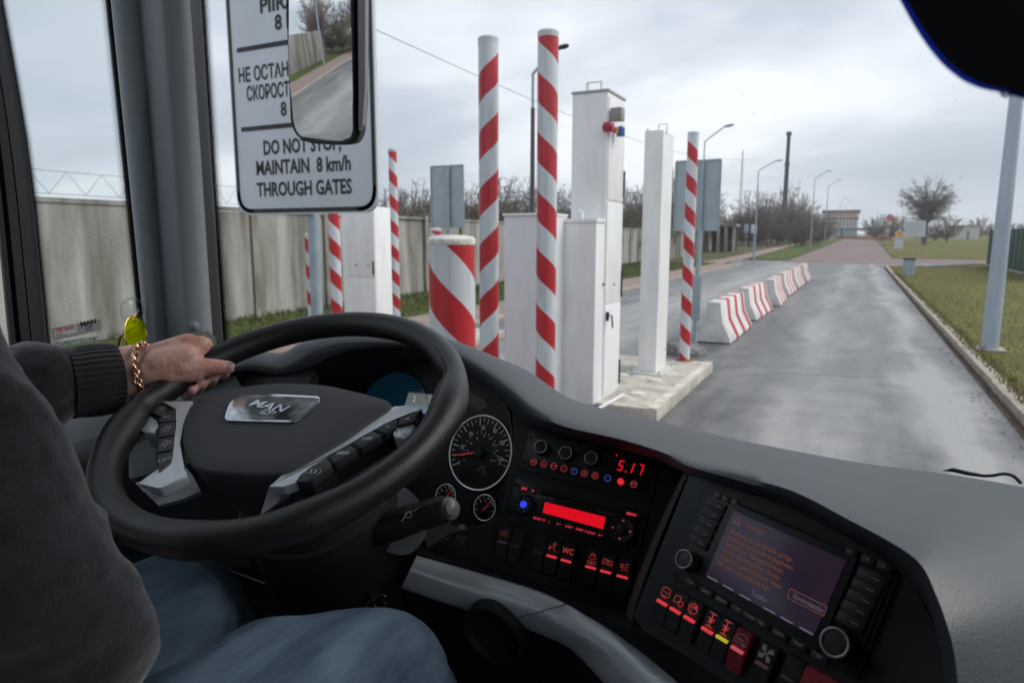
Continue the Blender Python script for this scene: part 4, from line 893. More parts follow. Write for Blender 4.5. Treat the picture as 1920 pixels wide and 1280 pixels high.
pg = Pl(pw.hit(253, 622, .016), (0, 1, 0), (1, .25, .1))
lens = [(239, 596), (252, 592), (266, 600), (274, 614), (275, 630), (268, 645), (256, 652), (243, 652), (234, 640), (233, 615)]
luv = rpoly([pg.uv(*q) for q in lens], .012, 5)
yl_ = bpy.data.materials.new('yellow_lens'); yl_.use_nodes = True; t_ = yl_.node_tree; t_.nodes.clear()
o_ = t_.nodes.new('ShaderNodeOutputMaterial'); a_ = t_.nodes.new('ShaderNodeBsdfTransparent'); a_.inputs[0].default_value = (.93, .97, .05, 1); g_ = t_.nodes.new('ShaderNodeBsdfTranslucent'); g_.inputs[0].default_value = (.80, .85, .03, 1); m_ = t_.nodes.new('ShaderNodeMixShader'); m_.inputs[0].default_value = .30
t_.links.new(a_.outputs[0], m_.inputs[1]); t_.links.new(g_.outputs[0], m_.inputs[2]); t_.links.new(m_.outputs[0], o_.inputs[0])
mb = MB(); mb.prism(pg, luv, .0008, -.0008); mb.build('lens', yl_, sgm)
mb = MB(); ring = [pg.at(u, v) for u, v in luv]; mb.tube(ring+[ring[0]], .0011, 6, False); mb.build('rim', MATS['gold'], sgm)
mb = MB(); mb.tube(cr([pg.at(*pg.uv(271, 607), -.003), pg.at(*pg.uv(258, 616), -.012), pg.at(*pg.uv(241, 632), -.018), pg.at(*pg.uv(238, 652), -.018), pg.at(*pg.uv(240, 672), -.018)], 4), [.0012]*3+[.0022]*13+[.002], 6); mb.build('temple', mat('temple_black', (.02, .02, .015), .4), sgm)
mb = MB(); mb.tube(cr([pg.at(*pg.uv(244, 598), -.004), pg.at(*pg.uv(243, 622), -.012), pg.at(*pg.uv(236, 655), -.016)], 4), .0011, 6); mb.build('temple', MATS['gold'], sgm)
# crumpled paper tucked on the dash behind the hand
pp_ = thing('paper_scraps', 'pale folded paper scraps tucked at the foot of the pillar behind the hand', 'paper', P(378, 632, 1.24)); mb = MB()
for pts in ([(360, 640, 1.25), (370, 616, 1.24), (392, 628, 1.235), (380, 650, 1.22)], [(376, 640, 1.23), (388, 618, 1.225), (404, 632, 1.22), (396, 655, 1.21)], [(392, 645, 1.22), (402, 628, 1.21), (407, 648, 1.21)]):
    mb.poly([P(*q) for q in pts])
mb.build('paper', mat('paper_cream', (.50, .47, .38), .8), pp_, 0)
# ================================================================== the dashboard
M_dash = mat('dash_soft_grey', (.062, .071, .082), .46, bump=.6, bscale=480, var=.12, vscale=7, vstretch=(.25, 1, 1), spec=.7)
M_panel = mat('dash_panel_black', (.028, .030, .033), .6, bump=.25, bscale=520, spec=.35)
M_panel2 = mat('cluster_panel_grey', (.040, .045, .050), .6, bump=.2, bscale=520, spec=.35)
M_trim = mat('silver_trim', (.70, .73, .76), .36, .3, bump=.05, bscale=1500)
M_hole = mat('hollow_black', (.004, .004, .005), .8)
M_dev = mat('device_black', (.018, .018, .020), .42, bump=.08, bscale=1200)
M_dev2 = mat('device_charcoal', (.030, .032, .034), .5)
M_key = mat('key_black', (.026, .027, .029), .5)
M_chrome = mat('chrome', (.62, .64, .66), .12, 1.0); M_chrome2 = mat('satin_ring', (.55, .57, .60), .3, .35)
M_print = mat('dial_print', (.72, .75, .76), .6, emit=(.75, .8, .82), es=.06)
M_grey_print = mat('grey_print', (.30, .31, .32), .6)
M_lampR = mat('red_lit', (.25, .01, .02), .4, emit=(1.0, .055, .075), es=.54)
M_lampR2 = mat('red_symbol_lit', (.2, .01, .02), .4, emit=(1.0, .10, .09), es=.34)
M_redglow = mat('red_display_lit', (.3, 0, .01), .3, emit=(1.0, .004, .018), es=.62)
M_lampP = mat('unlit_lamp', (.40, .22, .21), .4); M_lampY = mat('yellow_lamp', (.4, .33, .02), .4, emit=(.9, .75, .05), es=.4)
M_lens0 = mat('unlit_lens', (.09, .10, .11), .35)
plA = Pl((-.493, .870, 1.8775), (.93, -.1, 0), (-.1, -.93, .36))
plB = Pl((-.314, .812, 1.8367), (.998, .02, -.05), (.03, -.846, .532))
plN = Pl((-.0479, .6181, 1.9054), (.899, -.431, -.075), (-.343, -.80, .492))
dash = thing('dashboard', 'dark moulded dashboard curving round the driver with hood, dials and silver trim', 'dashboard', (-.3, .9, 1.5))
S_ = [(200, 800, 1.2), (320, 745, 1.2), (440, 668, 1.20), (525, 669, 1.19), (562, 650, 1.17), (604, 638, 1.16), (660, 631, 1.15), (730, 629, 1.14), (800, 634, 1.13), (860, 648, 1.13), (926, 672, 1.15), (991, 698, 1.19), (1044, 734, 1.25), (1092, 758, 1.31), (1204, 785, 1.37), (1300, 808, 1.40), (1400, 830, 1.41), (1500, 850, 1.40), (1600, 868, 1.385), (1700, 880, 1.36), (1790, 891, 1.30), (1920, 913, 1.20), (2100, 950, 1.10), (2240, 1050, .97), (2300, 1180, .86), (2330, 1380, .76)]
Br = [(200, 815, 1.15), (320, 760, 1.12), (440, 683, 1.10), (522, 685, 1.095), (566, 667, 1.08), (610, 652, 1.07), (662, 643, 1.06), (730, 641, 1.055), (800, 648, 1.045), (858, 665, 1.03), (914, 697, 1.01), (966, 733, .985), (1008, 766, .965), (1062, 792, .92), (1165, 816, .86), (1243, 839, .79), (1298, 858, .735), (1400, 882, .675), (1500, 908, .62), (1600, 954, .572), (1690, 997, .53), (1748, 1032, .505), (1788, 1085, .485), (1821, 1155, .465), (1837, 1230, .455), (1846, 1360, .445)]
In = [(200, 830, 1.15), (320, 770, 1.12), (440, 697, 1.10), (525, 703, 1.095), (580, 688, 1.08), (624, 668, 1.07), (672, 655, 1.06), (735, 652, 1.055), (798, 660, 1.05), (850, 683, 1.035), (902, 716, 1.015), (948, 753, .99), (984, 788, .97), (1040, 812, .945), (1150, 834, .89), (1228, 856, .815)]
In += [(1291, 884), (1380, 915), (1478, 948), (1578, 1001), (1658, 1047), (1713, 1096), (1743, 1142), (1760, 1205), (1769, 1260), (1776, 1380)]
def inpt(q):
    return P(*q) if len(q) == 3 else plN.hit(q[0], q[1], .006)
rows = [[], [], [], [], [], []]
for s, b, i in zip(S_, Br, In):
    ps, pb, pi_ = P(*s), P(*b), inpt(i); mid = ps.lerp(pb, .5)+V(0, 0, .012)
    out = V(ps.x-pb.x, ps.y-pb.y, 0).normalized()
    rows[0].append(ps+out*.10+V(0, 0, -.22)); rows[1].append(ps+out*.04+V(0, 0, -.05)); rows[2].append(ps); rows[3].append(mid); rows[4].append(pb)
    rows[5].append(pi_)
mb = MB(); g = patch(rows, 4, 4)
last = g[-1]                                            # turn the lip back in under the hood
g.append([p+(p-CAM0).normalized()*.02-V(0, 0, .003) for p in last])
mb.grid(g); mb.build('top_cowl', M_dash, dash, 70)
# hollow of the instrument hood, from the lip back to the dial plate
lip = [P(*q) for q in In[2:13]]; lip = cr(lip, 4); rows = [[], [], []]
for k, p in enumerate(lip):
    d = (p-CAM0); px_ = None
    t = d.dot(plA.N); hit = CAM0+d*((plA.c-CAM0).dot(plA.N)/t) if abs(t) > 1e-6 else p
    back = p-plA.N*max(.0, (p-plA.c).dot(plA.N)+.004)
    rows[0].append(p); rows[1].append(p.lerp(back, .35)+V(0, 0, -.004)); rows[2].append(back+V(0, 0, -.006))
mb = MB(); mb.grid(rows); mb.build('hood_lining', mat('hood_lining_dark', (.020, .022, .024), .7, bump=.2, bscale=500), dash, 70)
# grey inner band of the hood
def ring_band(outer, inner, off, m, name, parent=dash):
    mb = MB(); mb.grid([cr([P(*q) for q in outer], 5), cr([P(*q) for q in inner], 5)]); return mb.build(name, m, parent, 70)
ring_band([(525, 705, 1.092), (580, 690, 1.077), (624, 670, 1.067), (672, 657, 1.057), (735, 654, 1.052), (798, 662, 1.047), (850, 685, 1.032)],
          [(578, 716, 1.115), (600, 690, 1.10), (632, 672, 1.09), (676, 661, 1.08), (735, 659, 1.075), (796, 668, 1.07), (846, 692, 1.055)], 0, M_panel2, 'hood_band')
# dial plate behind the wheel
out = [(560, 735), (590, 695), (640, 668), (735, 656), (820, 672), (880, 700), (930, 735), (952, 765), (962, 800), (958, 857), (945, 925), (932, 964), (900, 986), (850, 980), (800, 960), (700, 900), (560, 820)]
mb = MB(); mb.prism(plA, rpoly([plA.uv(*q) for q in out], .012, 3), 0, -.02, .003); mb.build('dial_plate', M_panel2, dash)
sec_plate = plA
# centre panel
outB = [(957, 748), (985, 786), (1040, 808), (1150, 828), (1236, 850), (1296, 884), (1262, 965), (1222, 1060), (1184, 1147), (1114, 1124), (997, 1087), (881, 1058), (798, 1030), (840, 1000), (905, 988), (938, 965), (960, 858), (964, 800)]
mb = MB(); mb.prism(plB, [plB.uv(*q) for q in outB], 0, -.03, .002); mb.build('centre_panel', M_panel, dash)
# left panel under the shelf with the hazard switch
ql = [(330, 770, 1.10), (380, 715, 1.095), (445, 697, 1.09), (525, 704, 1.09), (585, 690, 1.075), (575, 720, 1.10), (560, 760, 1.10), (470, 800, 1.04), (330, 830, 1.02)]
plL = Pl(P(470, 740, 1.085), (1, 0, 0), (0, -.62, .78))
mb = MB(); mb.prism(plL, rpoly([plL.uv(a, b) for a, b in ((240, 770), (380, 695), (440, 694), (526, 701), (590, 688), (578, 725), (560, 780), (420, 850), (240, 900))], .01, 3), 0, -.02, .003); mb.build('left_panel', mat('left_panel_grey', (.045, .051, .056), .6, bump=.2, bscale=520), dash)
mb = MB(); mb.prism(plL, rpoly([plL.uv(a, b) for a, b in ((380, 744), (392, 703), (460, 709), (520, 727), (510, 760), (390, 760))], .004, 3), .004, .0005, .0015); tray = mb.build('switch_bezel', M_dev, dash)
mb = MB(); mb.prism(plL, [plL.uv(a, b) for a, b in ((388, 737), (397, 709), (446, 717), (442, 741))], .008, .0045, .001); hz_ = mb.build('hazard_switch', M_key, dash)
mb = MB(); mb.prism(plL, [plL.uv(a, b) for a, b in ((392, 732), (401, 713), (424, 724))], .0105, .0085, .0004); mb.build('red_triangle', mat('hazard_red', (.6, .05, .06), .4, emit=(1, .06, .08), es=.55), hz_)
# side part of the dash left of the wheel (shelf under the window)
mb = MB(); mb.grid(patch([[P(40, 800, 1.30), P(140, 770, 1.28), P(215, 745, 1.25), P(330, 690, 1.25), P(440, 672, 1.22)], [P(40, 850, 1.16), P(140, 815, 1.14), P(215, 795, 1.13), P(330, 745, 1.13), P(440, 700, 1.11)], [P(40, 930, 1.10), P(140, 880, 1.09), P(215, 860, 1.08), P(330, 820, 1.08), P(470, 790, 1.06)], [P(40, 1150, 1.22), P(140, 1120, 1.22), P(215, 1100, 1.20), P(330, 1080, 1.20), P(470, 1060, 1.16)]], 4, 4)); mb.build('side_shelf', mat('side_shelf_blue_grey', (.024, .031, .037), .6, bump=.2, bscale=520), dash, 60)
mb = MB(); plk = Pl(P(268, 885, 1.05), (1, .2, 0), (0, -.5, .86)); mb.prism(plk, rpoly([plk.uv(a, b) for a, b in ((255, 898), (268, 872), (300, 868), (308, 884), (284, 902))], .006, 3), .006, -.01, .002); k_ = mb.build('side_button', M_dev, dash)
mb = MB(); u, v = plk.uv(276, 887); mb.text('MIN', plk, u, v, .011, .0065, rot=.5); mb.build('lettering', M_grey_print, k_)

# ------------------------------------------------------------------ navigation pod face, ledge and trim
outN = [(1291, 884), (1340, 897), (1420, 926), (1500, 953), (1580, 998), (1660, 1043), (1716, 1092), (1746, 1140), (1765, 1205), (1775, 1270), (1780, 1400), (1440, 1330), (1367, 1279), (1290, 1230), (1205, 1178), (1190, 1165), (1187, 1150)]
mb = MB(); mb.prism(plN, [plN.uv(*q) for q in outN], 0, -.02, .004); mb.build('pod_face', mat('pod_face_grey', (.036, .040, .044), .6, bump=.25, bscale=520), dash)
mb = MB()                                               # left cheek of the pod, down to the centre panel
a = [plN.hit(x, y, -.001) for x, y in ((1291, 884), (1262, 950), (1225, 1040), (1187, 1150), (1200, 1176))]; b = [plB.hit(x, y, .001) for x, y in ((1287, 884), (1252, 950), (1212, 1040), (1174, 1146))]+[P(1192, 1182, .74)]
m_ = [x.lerp(y, .45)+plN.X*-.004 for x, y in zip(a, b)]
mb.grid(patch([a, m_, b], 4, 4)); mb.build('pod_cheek', mat('cheek_grey', (.06, .065, .07), .6, bump=.8, bscale=420, spec=.25), dash, 60)
led_top = [plB.hit(790, 1026, .001)]+[plB.hit(x, y, .001) for x, y in ((881, 1058), (997, 1087), (1114, 1124), (1180, 1147))]+[plN.hit(x, y, -.001) for x, y in ((1205, 1178), (1290, 1230), (1367, 1279), (1450, 1336))]
TT = [(782, 1040, .925), (881, 1068, .885), (997, 1103, .835), (1062, 1131, .80), (1094, 1149, .78), (1153, 1186, .735), (1219, 1236, .68), (1269, 1278, .64), (1330, 1338, .60)]
TB = [(752, 1101, .935), (814, 1123, .90), (872, 1142, .875), (940, 1165, .85), (985, 1178, .83), (1044, 1202, .795), (1076, 1223, .775), (1131, 1280, .715), (1180, 1345, .67)]
mb = MB(); t_ = [P(x-1, y-3, d) for x, y, d in TT]
mids = [x.lerp(y, .5)+V(0, -.004, .006) for x, y in zip(led_top, t_)]
mb.grid(patch([led_top, mids, t_, [p+V(0, .012, -.012) for p in t_]], 4, 4)); mb.build('ledge', mat('ledge_black', (.02, .022, .025), .75, bump=.8, bscale=420, spec=.12), dash, 60)
def band(name, i0, i1, m, e0=0.0, e1=0.0):
    top = cr([P(*q) for q in TT], 8)[i0*8:i1*8+1]; bot = cr([P(*q) for q in TB], 8)[i0*8:i1*8+1]; rows = [[], [], [], [], [], [], []]
    for a, b in zip(top, bot):
        n = (CAM0-a).normalized(); mid = a.lerp(b, .4)+n*.020
        up = (a-b).normalized()
        for r, p in zip(rows, (a-n*.03, a-n*.006, a+n*.004-up*.003, mid, a.lerp(b, .75)+n*.014, b+n*.001, b-n*.03)): r.append(p)
    rows = patch(rows, 1, 3); mb = MB(); mb.grid(rows); return mb.build(name, m, dash, 60)
# long and short piece of the silver trim with a dark gap between them
band('silver_trim', 0, 3, M_trim); 
TT2 = TT; TT = [(x+3, y+1, d) for x, y, d in TT]; TB = [(x+3, y+1, d) for x, y, d in TB]; band('silver_trim', 3, 8, M_trim); TT = TT2
low = [P(x, y, d+.012) for x, y, d in TB]
mb = MB(); mb.grid(patch([[p+V(0, .0, .01) for p in low], low, [p+V(0, .03, -.10) for p in low], [p+V(0, .10, -.28) for p in low]], 3, 3)); mb.build('lower_panel', mat('lower_panel_black', (.0065, .007, .0085), .7, bump=.2, bscale=500), dash, 60)
x_ = P(975, 1150, .815)-P(880, 1135, .852); y_ = P(925, 1120, .832)-P(925, 1255, .872); pc_ = Pl(P(925, 1189, .841), x_, x_.cross(y_))
mb = MB(); ru = .0415; mb.lathe(pc_.at(0, 0), pc_.X, pc_.Y, [(ru*1.02, -.012), (ru*1.02, .001), (ru*.98, .005), (ru*.90, .005), (ru*.84, -.004), (ru*.6, -.008), (.0, -.010)], 48, False); mb.build('cup_holder', mat('cup_holder_black', (.010, .011, .014), .6), dash, 50)

# ------------------------------------------------------------------ dials
def dial(name, label, px, py, R, m_ring):
    u, v = plA.uv(px, py, .004); mb = MB(); c = plA.at(u, v)
    mb.lathe(c, plA.X, plA.Y, [(R*1.03, .0), (R*1.03, .004), (R*.97, .004)], 64, False); mb.lathe(c, plA.X, plA.Y, [(R, .0032), (R, .0036)], 64); d = mb.build(name, mat('dial_face', (.008, .008, .009), .6), dash)
    if label: d['label'] = label
    mb = MB(); mb.ring(c+plA.N*.005, plA.X, plA.Y, R*1.0, R*.022 if R > .03 else R*.045, 72, 8); mb.build('ring', m_ring, d); return d, u, v
d, cu, cv = dial('speedometer', None, 900, 847.5, .0555, mat('dial_ring', (.75, .77, .80), .25, .7, emit=(.8, .82, .85), es=.10))
def az(px, py): a, b = plA.uv(px, py, .004); return math.atan2(b-cv, a-cu)
a0, a1 = az(852.2, 870.5), az(945.2, 872.4)
if a0 < 0: a0 += 2*PI
mb = MB(); sp = (a0-(a1 if a1 < a0 else a1-2*PI))
for k in range(26):
    a = a0-sp*k/25; L = .010 if k % 4 == 0 else (.008 if k % 2 == 0 else .005); w = .0012 if k % 4 == 0 else .0008
    mb.stroke(plA, [(cu+math.cos(a)*.0515, cv+math.sin(a)*.0515), (cu+math.cos(a)*(.0515-L), cv+math.sin(a)*(.0515-L))], w, .0042)
for k in range(17):
    a = a0-sp*k*8/16/8*1.0; mb.stroke(plA, [(cu+math.cos(a)*.0315, cv+math.sin(a)*.0315), (cu+math.cos(a)*.0285, cv+math.sin(a)*.0285)], .0007, .0042)
for st, px, py in (('0', 860.8, 867.6), ('20', 866.4, 837.8), ('40', 882.7, 813.3), ('60', 906.6, 801.5), ('80', 928.3, 808), ('100', 940.4, 830.5), ('120', 937.6, 860.3)):
    u, v = plA.uv(px, py, .004); mb.text(st, plA, u, v, .0094, .0043, sx=.74)
for st, px, py in (('10', 876.5, 844.5), ('20', 884, 831), ('30', 895, 821.5), ('40', 908, 817.5), ('50', 919, 822), ('60', 925.7, 833.5), ('70', 926.5, 848.5), ('80', 921.5, 863.5), ('125', 937, 869)):
    u, v = plA.uv(px, py, .004); mb.text(st, plA, u, v, .0046, .0043, sx=.75)
mb.build('scale', M_print, d)
mb = MB(); u, v = plA.uv(849.5, 853.5, .007); dx_, dy_ = u-cu, v-cv; L = math.hypot(dx_, dy_); tx, ty = -dy_/L, dx_/L
mb.prism(plA, [(cu+tx*.0013, cv+ty*.0013), (cu-tx*.0013, cv-ty*.0013), (u-tx*.0006, v-ty*.0006), (u+tx*.0006, v+ty*.0006)], .008, .0065); mb.build('needle', mat('needle_red', (.62, .07, .08), .5, emit=(.8, .08, .09), es=.18), d)
mb = MB(); mb.lathe(plA.at(cu, cv), plA.X, plA.Y, [(.0075, .004), (.0075, .011), (.0068, .0125), (.0, .013)], 28, False); mb.build('hub', M_panel2, d)
q4 = [plA.uv(600+x/3.555, 660+y/3.555, .004) for x, y in ((985, 748), (1115, 768), (1100, 835), (965, 806))]; mb = MB(); mb.prism(plA, q4, .0042, .0036); lc = mb.build('odometer', mat('lcd_dark', (.030, .031, .033), .25), d)
mb = MB()
for st, px, py in (('8:53', 906, 875.5), ('387 km', 903, 880.5), ('120', 908, 887.5)):
    u, v = plA.uv(px, py, .004); mb.text(st, plA, u, v, .006, .0044, ax='CENTER', sx=.9)
mb.build('digits', M_grey_print, lc)
for px, py, lab in ((836, 930.5, 'small gauge half behind the stalk'), (909, 951, 'small gauge under the speedometer, its needle pointing up right')):
    d, gu, gv = dial('pressure_gauge', lab, px, py, .0185, mat('gauge_ring', (.62, .64, .67), .25, .7, emit=(.8, .82, .85), es=.06))
    mb = MB()
    for k in range(8):
        a = math.radians(200-k*30); mb.stroke(plA, [(gu+math.cos(a)*.016, gv+math.sin(a)*.016), (gu+math.cos(a)*.013, gv+math.sin(a)*.013)], .0006, .0042)
    mb.stroke(plA, [(gu+math.cos(math.radians(a))*.0145, gv+math.sin(math.radians(a))*.0145) for a in (85, 70, 55, 40, 25)], .0007, .0042)
    mb.text('4', plA, gu-.001, gv+.009, .005, .0043); mb.text('8', plA, gu-.009, gv+.007, .005, .0043); mb.build('scale', M_print, d)
    mb = MB(); n0 = (gu-.004, gv-.007); n1 = (gu+.0085, gv+.0105); mb.stroke(plA, [n0, n1], .0008, .0062); mb.stroke(plA, [(n0[0]+.002, n0[1]), (n1[0]+.0015, n1[1]-.002)], .0004, .0058); mb.build('needle', MATS['needle_red'], d)
    mb = MB(); mb.lathe(plA.at(*n0), plA.X, plA.Y, [(.0036, .004), (.0036, .008), (.0, .0085)], 18, False); mb.build('hub', M_panel2, d)
# tachometer behind the wheel; sky reflection painted on as faintly glowing blue
u, v = plA.uv(738, 782); mb = MB(); c = plA.at(u, v); mb.lathe(c, plA.X, plA.Y, [(.076, .0), (.076, .004), (.07, .0035), (.0, .0034)], 56, False); tach = mb.build('tachometer', mat('tachometer_sky_reflection', (.008, .062, .11), .12, coat=.6, emit=(.01, .08, .14), es=.07), dash)
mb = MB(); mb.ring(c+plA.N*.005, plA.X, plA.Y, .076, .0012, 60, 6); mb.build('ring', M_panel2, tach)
# information display with a figure 2
q4 = [plA.uv(a, b, .006) for a, b in ((766, 735), (826, 741), (820, 778), (755, 770))]; mb = MB(); mb.prism(plA, q4, .006, .0, .0005); disp = mb.build('information_display', mat('lcd_light', (.13, .15, .145), .2, emit=(.25, .29, .28), es=.35), dash)
mb = MB(); u, v = plA.uv(777, 748, .006); mb.text('2', plA, u, v, .014, .0064); mb.build('figure', mat('lcd_white', (.8, .85, .8), .5, emit=(.8, .85, .8), es=.3), disp)
q4 = [plA.uv(a, b, .006) for a, b in ((759, 758), (823, 765), (820, 777), (755.5, 769.5))]; mb = MB(); mb.prism(plA, q4, .0064, .0061); mb.build('blue_band', mat('lcd_blue', (.18, .24, .32), .25, emit=(.2, .28, .38), es=.45), disp)
# dark warning light panel right of the display and outline ridge of the cluster
q4 = rpoly([plA.uv(*q) for q in ((868, 728), (908, 748), (916, 762), (900, 772), (870, 752))], .006, 3); mb = MB(); mb.prism(plA, q4, .001, -.002); mb.build('warning_panel', M_dev, dash)
for st in ([(790, 960), (776, 910), (812, 895), (822, 893)], [(778, 886), (818, 892), (826, 880)]):
    mb = MB(); mb.tube(cr([plA.at(*plA.uv(*q), .001) for q in st], 4), .0012, 6); mb.build('cluster_seam', M_panel2, dash)
rid = cr([plA.at(*plA.uv(*q), .002) for q in ((880, 700), (912, 714), (940, 742), (956, 775), (961, 810), (958, 858), (946, 920), (934, 962), (915, 980), (895, 987), (868, 984), (845, 979))], 5); mb = MB(); mb.tube(rid, .0022, 8); mb.build('cluster_ridge', M_dash, dash, 60)
for px, py in ((867.5, 989), (838, 979)):
    mb = MB(); c = plB.hit(px, py, .001); mb.lathe(c, plB.X, plB.Y, [(.0042, 0), (.0042, .006), (.003, .0085), (.0, .009)], 20, False); mb.build('reset_pin', mat('pin_grey', (.30, .30, .31), .35), dash)
mb = MB(); u, v = plB.uv(864, 1009)
mb.stroke(plB, [(u-.006, v-.004), (u-.001, v-.004), (u-.001, v+.003), (u-.006, v+.003)], .0006, .001, True); mb.stroke(plB, [(u+.001, v-.005), (u+.008, v+.005)], .0008, .001); mb.stroke(plB, [(u+.004, v-.006), (u+.010, v-.006)], .0008, .001); mb.stroke(plB, [(u+.003, v+.004), (u+.007, v-.002)], .0006, .001)
u, v = plB.uv(838, 1003); mb.stroke(plB, [(u-.006, v+.001), (u, v-.005)], .0007, .001); mb.stroke(plB, [(u-.003, v-.005), (u+.006, v-.005)], .0007, .001); mb.stroke(plB, [(u, v+.003), (u+.004, v-.001)], .0007, .001); mb.build('engraved_symbols', M_grey_print, dash)

# ------------------------------------------------------------------ rocker switches
def icon(mb, pl, u, v, kind, h, s=1.0):
    W = .00052*s
    def st(pts, closed=False, w=W): mb.stroke(pl, [(u+x*s, v+y*s) for x, y in pts], w, h, closed)
    def ci(r, x=0, y=0, n=14): st([(x+r*math.cos(2*PI*k/n), y+r*math.sin(2*PI*k/n)) for k in range(n)], True)
    if kind == 'engine': st([(-.005, -.003), (-.005, .002), (-.002, .002), (-.002, .0035), (.002, .0035), (.002, .002), (.0045, .002), (.005, -.003)], True); ci(.0015); st([(-.007, -.001), (-.007, .0015)])
    elif kind == 'person': ci(.0016, .001, .004); st([(.001, .002), (.0005, -.003), (.004, -.005)]); st([(.0, .001), (-.004, -.001), (-.006, .001)]); ci(.0012, -.005, -.0025)
    elif kind == 'WC': mb.text('WC', pl, u, v, .0105*s, h, bold=.0001, sx=.85)
    elif kind == 'reading':
        st([(-.003, .003), (-.0015, .0052), (.0015, .0052), (.003, .003)], True)
        for a in (-150, -120, -90, -60, -30): st([(.0038*math.cos(math.radians(a)), .003+.0038*math.sin(math.radians(a))), (.006*math.cos(math.radians(a)), .003+.006*math.sin(math.radians(a)))])
        st([(-.005, -.0075), (-.005, -.0045), (-.0005, -.005), (-.0005, -.008)], True); st([(.0005, -.008), (.0005, -.005), (.005, -.0045), (.005, -.0075)], True)
    elif kind == 'aisle': st([(-.006, -.004), (-.006, .003), (-.002, .003), (-.002, -.002)]); st([(.002, -.004), (.002, .002), (.006, .002), (.006, -.004)]); [st([(x, -.001), (x, -.004)]) for x in (-.004, 0, .004)]; ci(.0012, 0, .002)
    elif kind == 'voice': ci(.002, -.003, .001); st([(-.003, -.001), (-.001, -.005)]); [st([(.001, y), (.005, y*1.6)]) for y in (-.0025, 0, .0025)]
    elif kind == 'bus': st([(-.004, -.004), (-.005, .002), (-.002, .005), (.004, .004), (.005, -.002), (.001, -.005)], True); st([(-.003, .001), (.003, 0)]); st([(-.002, -.003), (.002, -.0035)])
    elif kind == 'door': st([(-.005, -.003), (-.005, .003), (.001, .004), (.001, -.002)], True); ci(.0025, .003, -.002)
    elif kind == 'globe': ci(.0048); st([(-.0048, 0), (0, .002), (.0048, 0)]); st([(0, .0048), (-.002, 0), (0, -.0048)]); mb.poly([pl.at(u+x*s, v+y*s, h+.0001) for x, y in ((0, 0), (.004, .002), (.002, .004))])
    elif kind == 'axle': st([(0, -.006), (0, .006)], False, W*1.6); [st([(-.003, y), (.003, y)], False, W*1.6) for y in (-.006, .001, .006)]; st([(-.003, -.003), (.003, -.001)]); mb.poly([pl.at(u+x*s, v+y*s, h+.0001) for x, y in ((-.002, -.002), (.002, -.002), (0, .003))])
    elif kind == 'van': st([(-.006, -.004), (-.006, .0), (-.001, .004), (.005, .004), (.006, -.004)], True); st([(-.004, -.001), (.003, -.001)], False, W*1.8); ci(.0014, .004, -.004)
    elif kind == 'fan':
        for k in range(4):
            a = k*PI/2+.3; mb.poly([pl.at(u+x*s, v+y*s, h) for x, y in ((0, 0), (.007*math.cos(a), .007*math.sin(a)), (.0075*math.cos(a+.5), .0075*math.sin(a+.5)), (.005*math.cos(a+.95), .005*math.sin(a+.95)))])
def rocker(pl, px, py, ic, lamp, label, body=None, W=.0178, H=.022, lampm=None, iconm=None):
    u, v = pl.uv(px, py, .006); body = body or M_key; mb = MB()
    vt = v+H*.52; vm = v-H*.52; vb = vm-H*1.05
    a = [pl.at(u-W/2, vb, .0005), pl.at(u+W/2, vb, .0005)]
    pr = [(vb, .0), (vb+.001, .0035), (vm-.001, .0085), (vm+.0015, .0062), (vt-.001, .0085), (vt, .0)]
    L = [mb.bm.verts.new(pl.at(u-W/2, y, h)) for y, h in pr]; R = [mb.bm.verts.new(pl.at(u+W/2, y, h)) for y, h in pr]
    for i in range(5): mb.bm.faces.new((L[i], L[i+1], R[i+1], R[i]))
    mb.bm.faces.new(L); mb.bm.faces.new(R[::-1])
    es = [e for e in mb.bm.edges if len(e.link_faces) == 2]; bmesh.ops.bevel(mb.bm, geom=es, offset=.0006, segments=2, affect='EDGES')
    o = mb.build('rocker_switch', body, dash); tag(o, label)
    mb = MB(); mb.prism(pl, rpoly(rect(u, vm+.0002, W*.78, .0031), .001, 3), .0098, .006, .0004); mb.build('indicator_lamp', lampm or (M_lampR if lamp else M_lens0), o)
    if ic:
        mb = MB(); icon(mb, pl, u, v+.0008, ic, .0093); mb.build('symbol', iconm or M_lampR2, o)
    return o
rocker(plB, 947, 1001, 'engine', 1, 'switch with engine symbol, its lamp pale', lampm=M_lampP, iconm=mat('dull_red_symbol', (.28, .07, .07), .5, emit=(.5, .06, .06), es=.2)); rocker(plB, 971, 1008, None, 0, 'blank switch next to the engine symbol switch')
rocker(plB, 1013, 1020, None, 0, 'blank switch left of the seat attendant symbol'); rocker(plB, 1039, 1027, 'person', 1, 'switch with lit seat attendant symbol'); rocker(plB, 1066, 1035, 'WC', 1, 'switch lettered WC')
rocker(plB, 1112, 1047, 'reading', 1, 'switch with lit reading lamp and book symbol'); rocker(plB, 1140, 1055, 'aisle', 1, 'switch with lit aisle lamps symbol'); rocker(plB, 1171, 1064, 'voice', 1, 'switch with lit speaking head symbol')
nW = .0150; nH = .0185
def rn(px, py, ic, lamp, lab, **k): return rocker(plN, px, py, ic, lamp, lab, W=nW, H=nH, **k)
M_redkey = mat('red_key', (.30, .025, .035), .45)
rn(1251, 1113, 'bus', 1, 'switch with kneeling coach symbol'); rn(1275.5, 1127.5, 'door', 1, 'switch with door symbol'); rn(1302, 1143, 'globe', 1, 'switch with lit globe symbol')
